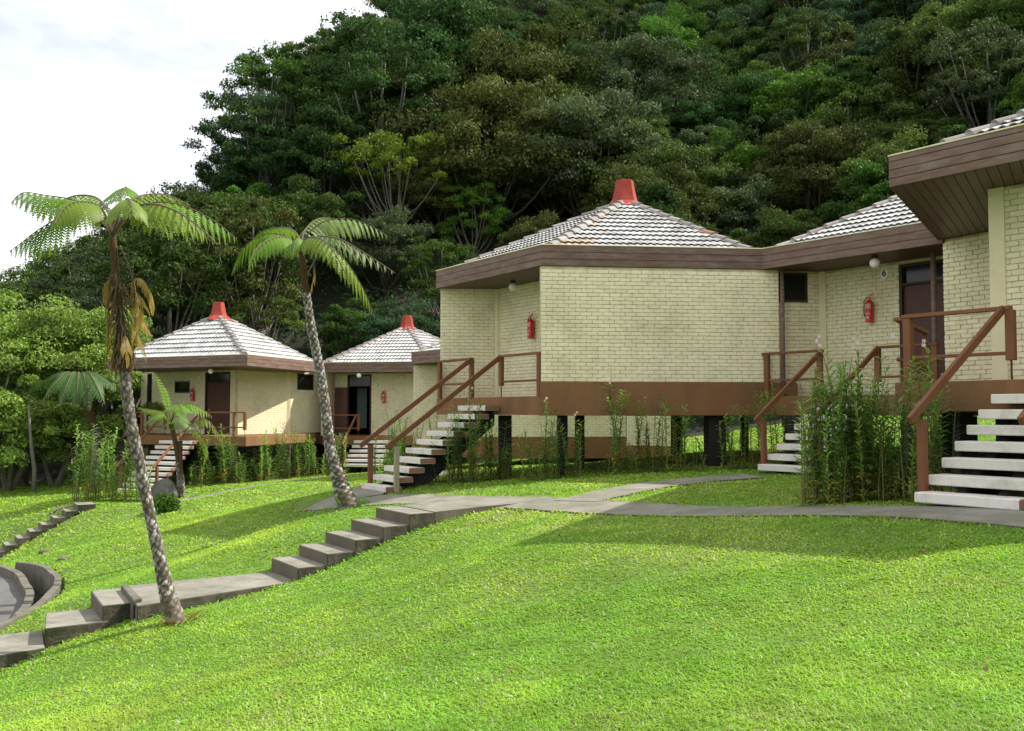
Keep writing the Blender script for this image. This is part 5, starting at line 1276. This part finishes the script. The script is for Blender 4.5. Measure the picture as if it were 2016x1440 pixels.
# the rest of the wood
cols = [(0, 250, 'behind the left tree fern'), (250, 470, 'above the far left roof'), (470, 640, 'above the silvery tree fern'), (640, 860, 'above the open-door bungalow'), (860, 1080, 'left of the centre roof'),
        (1080, 1300, 'above the centre roof cap'), (1300, 1520, 'right of the centre cap'), (1520, 1760, 'above the number 6 bungalow'), (1760, 2100, 'above the right-hand eaves')]
tiers = [(-400, 20, 'on the ridge'), (20, 110, 'in the top row'), (110, 200, 'in the second row'), (200, 300, 'in the middle row'), (300, 400, 'in the fourth row'), (400, 520, 'low on the hill'), (520, 900, 'at the hill foot')]
names = {'dark': 'dark green', 'blue': 'blue-green', 'olive': 'olive green', 'brown': 'brownish olive', 'mid': 'mid green', 'bright': 'bright green', 'grey': 'grey-green', 'pale': 'pale green'}
fill = []
y = 49.5; rrow = 0
while y < 118:
    sp = 4.3 + (y - 45) * .040; x = -.52 * y - 7 + (rrow % 2) * sp / 2
    while x < .52 * y + 8:
        xx, yy = x + random.uniform(-1, 1), y + random.uniform(-1, 1)
        gh = hz(xx, yy); px, py = proj((xx, yy, gh + 6))
        ok = -80 < px < 2110 and py > -260
        # skyline on the left: keep crowns below it
        sky_y = np.interp(px, [0, 30, 120, 200, 250, 330, 440, 466, 500, 560, 640, 720, 800], [600, 530, 478, 445, 405, 358, 355, 215, 110, 60, 50, 20, -400])
        if ok and min([math.hypot(xx - a, yy - b_) for a, b_ in used] + [99]) > 2.6:
            fill.append([xx, yy, gh, px, sky_y])
        x += sp
    y += sp * .78; rrow += 1
lab = {}
for f in fill:
    xx, yy, gh, px, sky_y = f
    near = yy < 54
    sh = random.choices(['round', 'broad', 'oval', 'loose'], [4, 3, 2, 2.2 if px < 900 else .8])[0]
    wts = dict(dark=4, blue=1.6, olive=3, brown=1.5, mid=2.0, grey=2, bright=.5, pale=.3)
    if px < 700 and yy < 75: wts.update(olive=5, brown=2.5, dark=3, grey=2.5)
    co_ = random.choices(list(wts), list(wts.values()))[0]; s = random.uniform(.85, 1.25) * (.75 if near else 1)
    top = gh + crown_top(sh, s); tp = proj((xx, yy, top))[1]
    if tp < sky_y:
        s *= max(0, (811 - sky_y) / F * yy - gh) / crown_top(sh, s) if (811 - sky_y) / F * yy > gh else 0
        if s < .45: continue
        top = gh + crown_top(sh, s); tp = proj((xx, yy, top))[1]
    f += [sh, co_, s, tp]
    c_ = next((c for a, b_, c in cols if a <= px < b_), 'at the far left edge' if px < 0 else 'at the far right edge'); t_ = next((c for a, b_, c in tiers if a <= tp + 30 < b_), 'on the ridge')
    lab.setdefault((co_, sh, c_, t_), []).append(f)
SHN = {'round': 'rounded', 'broad': 'wide-domed', 'oval': 'tall-crowned', 'loose': 'loose-leaved', 'umbrella': 'spreading'}
ntree = 0
for (co_, sh, c_, t_), L_ in lab.items():
    L_.sort(key=lambda f: f[3])
    for i, f in enumerate(L_):
        pre = '' if len(L_) == 1 else (['left-hand ', 'right-hand '][i] if len(L_) == 2 else ordn[i] + '-from-left ')
        tree(f[0], f[1], sh, co_, f[6 + 1 - 0] if False else f[7], f'{pre}{names[co_]} {SHN[sh]} tree {t_}, {c_}', 'forest trees covering the hillside'); ntree += 1
print('forest trees', ntree + len(DIST), time.time() - T0)
un = 70000; ux_ = RNG.uniform(-46, 52, un); uy_ = 46 + 60 * RNG.random(un) ** 1.5; kk = (np.abs(ux_) < .56 * uy_ + 2); ux_, uy_ = ux_[kk], uy_[kk]
uh = vnoise0 = (np.sin(ux_ * 1.3) * np.sin(uy_ * 1.1 + ux_ * .3) * .5 + .6).clip(.1, 1.1) * 1.5 * RNG.random(len(ux_)) ** .5
me = leaves('undergrowth', LEAF['dark'], np.stack([ux_, uy_, height(ux_, uy_, False) + uh], 1), np.tile([0, -.5, 1.0], (len(ux_), 1)), .34, RNG, .35)
o = bpy.data.objects.new('undergrowth', me); link(o); tag(o, 'dark green undergrowth covering the hillside between the trees', 'undergrowth', kind='stuff')
# light green bushes at the left
def bush(px, toppy, D, r, seed, label):
    rg = np.random.default_rng(seed); cs, nn, tb = [], [], []; p = pt(px, toppy, D); x, y = p.x, D; g_ = hz(x, y); H = p.z - g_
    for i in range(64):
        th, u = rg.uniform(0, 6.28), rg.uniform(0, 1); h = H * (1 - u ** 2 * .9) * .9; rr = r * np.sqrt(max(0, 1 - (h / H) ** 2)) * rg.uniform(.6, 1.15); h *= rg.uniform(.9, 1.07)
        c = np.array([np.cos(th) * rr, np.sin(th) * rr, h]); n = 420; d = rg.normal(size=(n, 3)); d /= np.linalg.norm(d, axis=1)[:, None]; d[:, 2] = np.where(d[:, 2] < -.2, -d[:, 2], d[:, 2])
        tb.append(np.full(n, rg.uniform(.65, 1.35))); cs.append(c + d * (rg.uniform(.13, .26) * r * rg.random(n) ** .35)[:, None] * np.array([1, 1, .8])); nn.append(d)
    me_ = leaves('crown', M['bushleaf'], np.vstack(cs), np.vstack(nn), .17, rg, .42, tint=np.concatenate(tb)[:, None])
    o = empty('bush_tree', (x, y, g_), label, 'tree', 'leafy bushes at the left edge of the lawn'); link(bpy.data.objects.new('crown', me_), o)
    mb = MB()
    for k in range(5):
        th = rg.uniform(0, 6.28); mb.tube([(0, 0, -.3), (math.cos(th) * r * .25, math.sin(th) * r * .25, H * .35), (math.cos(th) * r * .55, math.sin(th) * r * .5, H * .75)], [.12, .08, .03], 6)
    mb_o = bpy.data.objects.new('trunk', mb.mesh('trunk', M['bark'])); link(mb_o, o)
bush(60, 592, 43, 4.6, 1, 'large light green leafy bush tree at the left edge, behind the far tree fern')
bush(170, 612, 44, 4.0, 2, 'light green bush tree between the left tree fern trunk and the far left bungalow')
bush(-30, 650, 41, 3.6, 3, 'light green bush cut off by the left edge of the picture')
bush(235, 690, 45.5, 3.0, 4, 'low green bush beside the left end of the far bungalow')
bush(20, 770, 40.5, 3.0, 6, 'darker low bush above the far end of the lawn at the left')
bush(110, 800, 41.0, 2.6, 7, 'low bush under the far tree fern')
# slender pale trunk in front of bushes
b = pt(67, 960, 38.5); b.z = hz(b.x, b.y)
o = empty('sapling', b, 'slender pale bare trunk standing at the edge of the dark bushes on the left', 'tree')
MB().tube([b - Vector((0, 0, .3)), pt(68, 925, 38.5), pt(62, 880, 38.5), pt(56, 800, 38.8)], [.10, .085, .07, .04], 7).build('trunk', M['bark'], o, smooth=True)

# ------------------------------------------------------------------ grass
def sample(xr, yr, dens):
    n = int((xr[1] - xr[0]) * (yr[1] - yr[0]) * dens); x = RNG.uniform(*xr, n); y = RNG.uniform(*yr, n)
    return x, y
XS, YS, SZ = [], [], []
bands = [(3.6, 6.5, 4600, .040), (6.5, 9, 3000, .035), (9, 13, 1500, .034), (13, 19, 700, .040), (19, 27, 300, .052), (27, 43, 100, .075)]
for y0, y1, dn, sz in bands:
    lo = -.53 * y1 - .3; hi = .53 * y1 + .3; x, y = sample((lo, hi), (y0, y1), dn); k = np.abs(x) < .53 * y + .35; x, y = x[k], y[k]
    XS.append(x); YS.append(y); SZ.append(np.full(len(x), sz))
x = np.concatenate(XS); y = np.concatenate(YS); sz = np.concatenate(SZ)
keep = np.ones(len(x), bool)
for P, w in PL: keep &= seg_dist(x, y, P) > w / 2 + .01 + RNG.uniform(-.07, .05, len(x))
for q in STEPQ: keep &= ~inpoly(x, y, q)
rs = road_side(x, y); keep &= ~((rs < .65) & (y < 25.5) & (y > 7))
for H_, k in ((H5, 0), (H6, 0), (H7, 0), (H3, 0)): keep &= ~(inpoly(x, y, H_) & (RNG.random(len(x)) < .8))
keep &= ~inpoly(x, y, [L1, C1, R1, B1o]); keep &= ~inpoly(x, y, H2); keep &= x > -24
x, y, sz = x[keep], y[keep], sz[keep]; n = len(x)
# bilinear terrain lookup on a fine raster
rx = np.arange(-25, 25, .2); ry = np.arange(3, 45, .2); RX, RY = np.meshgrid(rx, ry); RZ = height(RX, RY, False)
fx = np.clip((x + 25) / .2, 0, len(rx) - 2); fy = np.clip((y - 3) / .2, 0, len(ry) - 2); ix, iy = fx.astype(int), fy.astype(int); tx, ty = fx - ix, fy - iy
z = RZ[iy, ix] * (1 - tx) * (1 - ty) + RZ[iy, ix + 1] * tx * (1 - ty) + RZ[iy + 1, ix] * (1 - tx) * ty + RZ[iy + 1, ix + 1] * tx * ty
def vnoise(x, y, s, seed):
    rg = np.random.default_rng(seed); G = rg.random((256, 256)); u, v = x / s + 90, y / s + 90; i, j = np.floor(u).astype(int), np.floor(v).astype(int); a, b = u - i, v - j; a = a * a * (3 - 2 * a); b = b * b * (3 - 2 * b)
    g = lambda p, q: G[p % 256, q % 256]
    return g(i, j) * (1 - a) * (1 - b) + g(i + 1, j) * a * (1 - b) + g(i, j + 1) * (1 - a) * b + g(i + 1, j + 1) * a * b
N1 = vnoise(x, y, 2.6, 11) * .45 + vnoise(x, y, 1.1, 1) * .3 + vnoise(x, y, .45, 2) * .25; N2 = vnoise(x, y, .22, 3)
edge_ = np.zeros(n, bool)
for P, w in PL: edge_ |= seg_dist(x, y, P) < w / 2 + .07
for q in STEPQ:
    cq = np.mean(np.array(q), 0); edge_ |= inpoly(x, y, [(cq[0] + (p[0] - cq[0]) * 1.12, cq[1] + (p[1] - cq[1]) * 1.12) for p in q])
sz = sz * np.where(edge_, RNG.uniform(1.0, 2.4, n), 1)
th = RNG.uniform(0, 2 * np.pi, n); ln = sz * RNG.uniform(.6, 1.35, n) * (.75 + .5 * N1); lean = RNG.uniform(.5, 1.5, n)
d = np.stack([np.cos(th), np.sin(th)], 1); wd = (.0029 + .0009 * (y - 4)).clip(.0028, .03) * RNG.uniform(.7, 1.4, n)
px_ = -d[:, 1] * wd; py_ = d[:, 0] * wd
base = np.stack([x, y, z - .004], 1); m1 = base + np.stack([d[:, 0] * ln * lean * .35, d[:, 1] * ln * lean * .35, ln * .40], 1); tip = base + np.stack([d[:, 0] * ln * lean, d[:, 1] * ln * lean, ln * (.66 - .22 * lean)], 1)
sv_ = np.stack([px_, py_, 0 * px_], 1)
V = np.stack([base - sv_, base + sv_, m1 + sv_ * .8, m1 - sv_ * .8, tip], 1).reshape(-1, 3)
i5 = np.arange(n, dtype=np.int64) * 5
tri = np.stack([i5, i5 + 1, i5 + 2, i5, i5 + 2, i5 + 3, i5 + 3, i5 + 2, i5 + 4], 1).reshape(-1)
c1 = np.array([.25, .44, .034]); c2 = np.array([.38, .48, .065]); c3_ = np.array([.50, .50, .28]); c4 = np.array([.14, .33, .028])
w_ = np.clip((N1 - .32) * 2.6 + RNG.normal(0, .2, n), 0, 1)[:, None]; C = c4 * (1 - w_) + c2 * w_; C = C * .62 + c1 * .38 * (.8 + .4 * RNG.random((n, 1)))
dry = RNG.random(n) < (.04 + .34 * np.clip(N1 - .50, 0, 1) * 3 * (x > -2)); C[dry] = c3_ * RNG.uniform(.6, 1.1, (dry.sum(), 1))
C *= (.82 + .36 * N2)[:, None]
me = mesh_from_np('grass', V, tri, 3, M['grass'], col=np.repeat(C, 5, axis=0))
o = bpy.data.objects.new('grass', me); link(o); tag(o, 'short bright green lawn grass blades', 'grass', kind='stuff')
nf_ = 260; fxx = RNG.uniform(-7, 7, nf_); fyy = RNG.uniform(4.5, 17, nf_); kk = np.abs(fxx) < .52 * fyy; fxx, fyy = fxx[kk], fyy[kk]; fzz = height(fxx, fyy, False) + .018
me = leaves('fallen_leaves', mat('dry_fallen_leaf', (.20, .115, .05), .8, vcol=True), np.stack([fxx, fyy, fzz], 1), np.tile([0, 0, 1.6], (len(fxx), 1)), .05, RNG, .4)
o = bpy.data.objects.new('fallen_leaves', me); link(o); tag(o, 'scattered small dry brown leaves on the lawn', 'leaves', kind='stuff')
print('grass blades', n, 'total', time.time() - T0, 'objects', len(bpy.data.objects))

for o_ in bpy.data.objects:
    if 'label' in o_ and len(o_['label'].split()) > 16: print('LONG', len(o_['label'].split()), o_['label'])
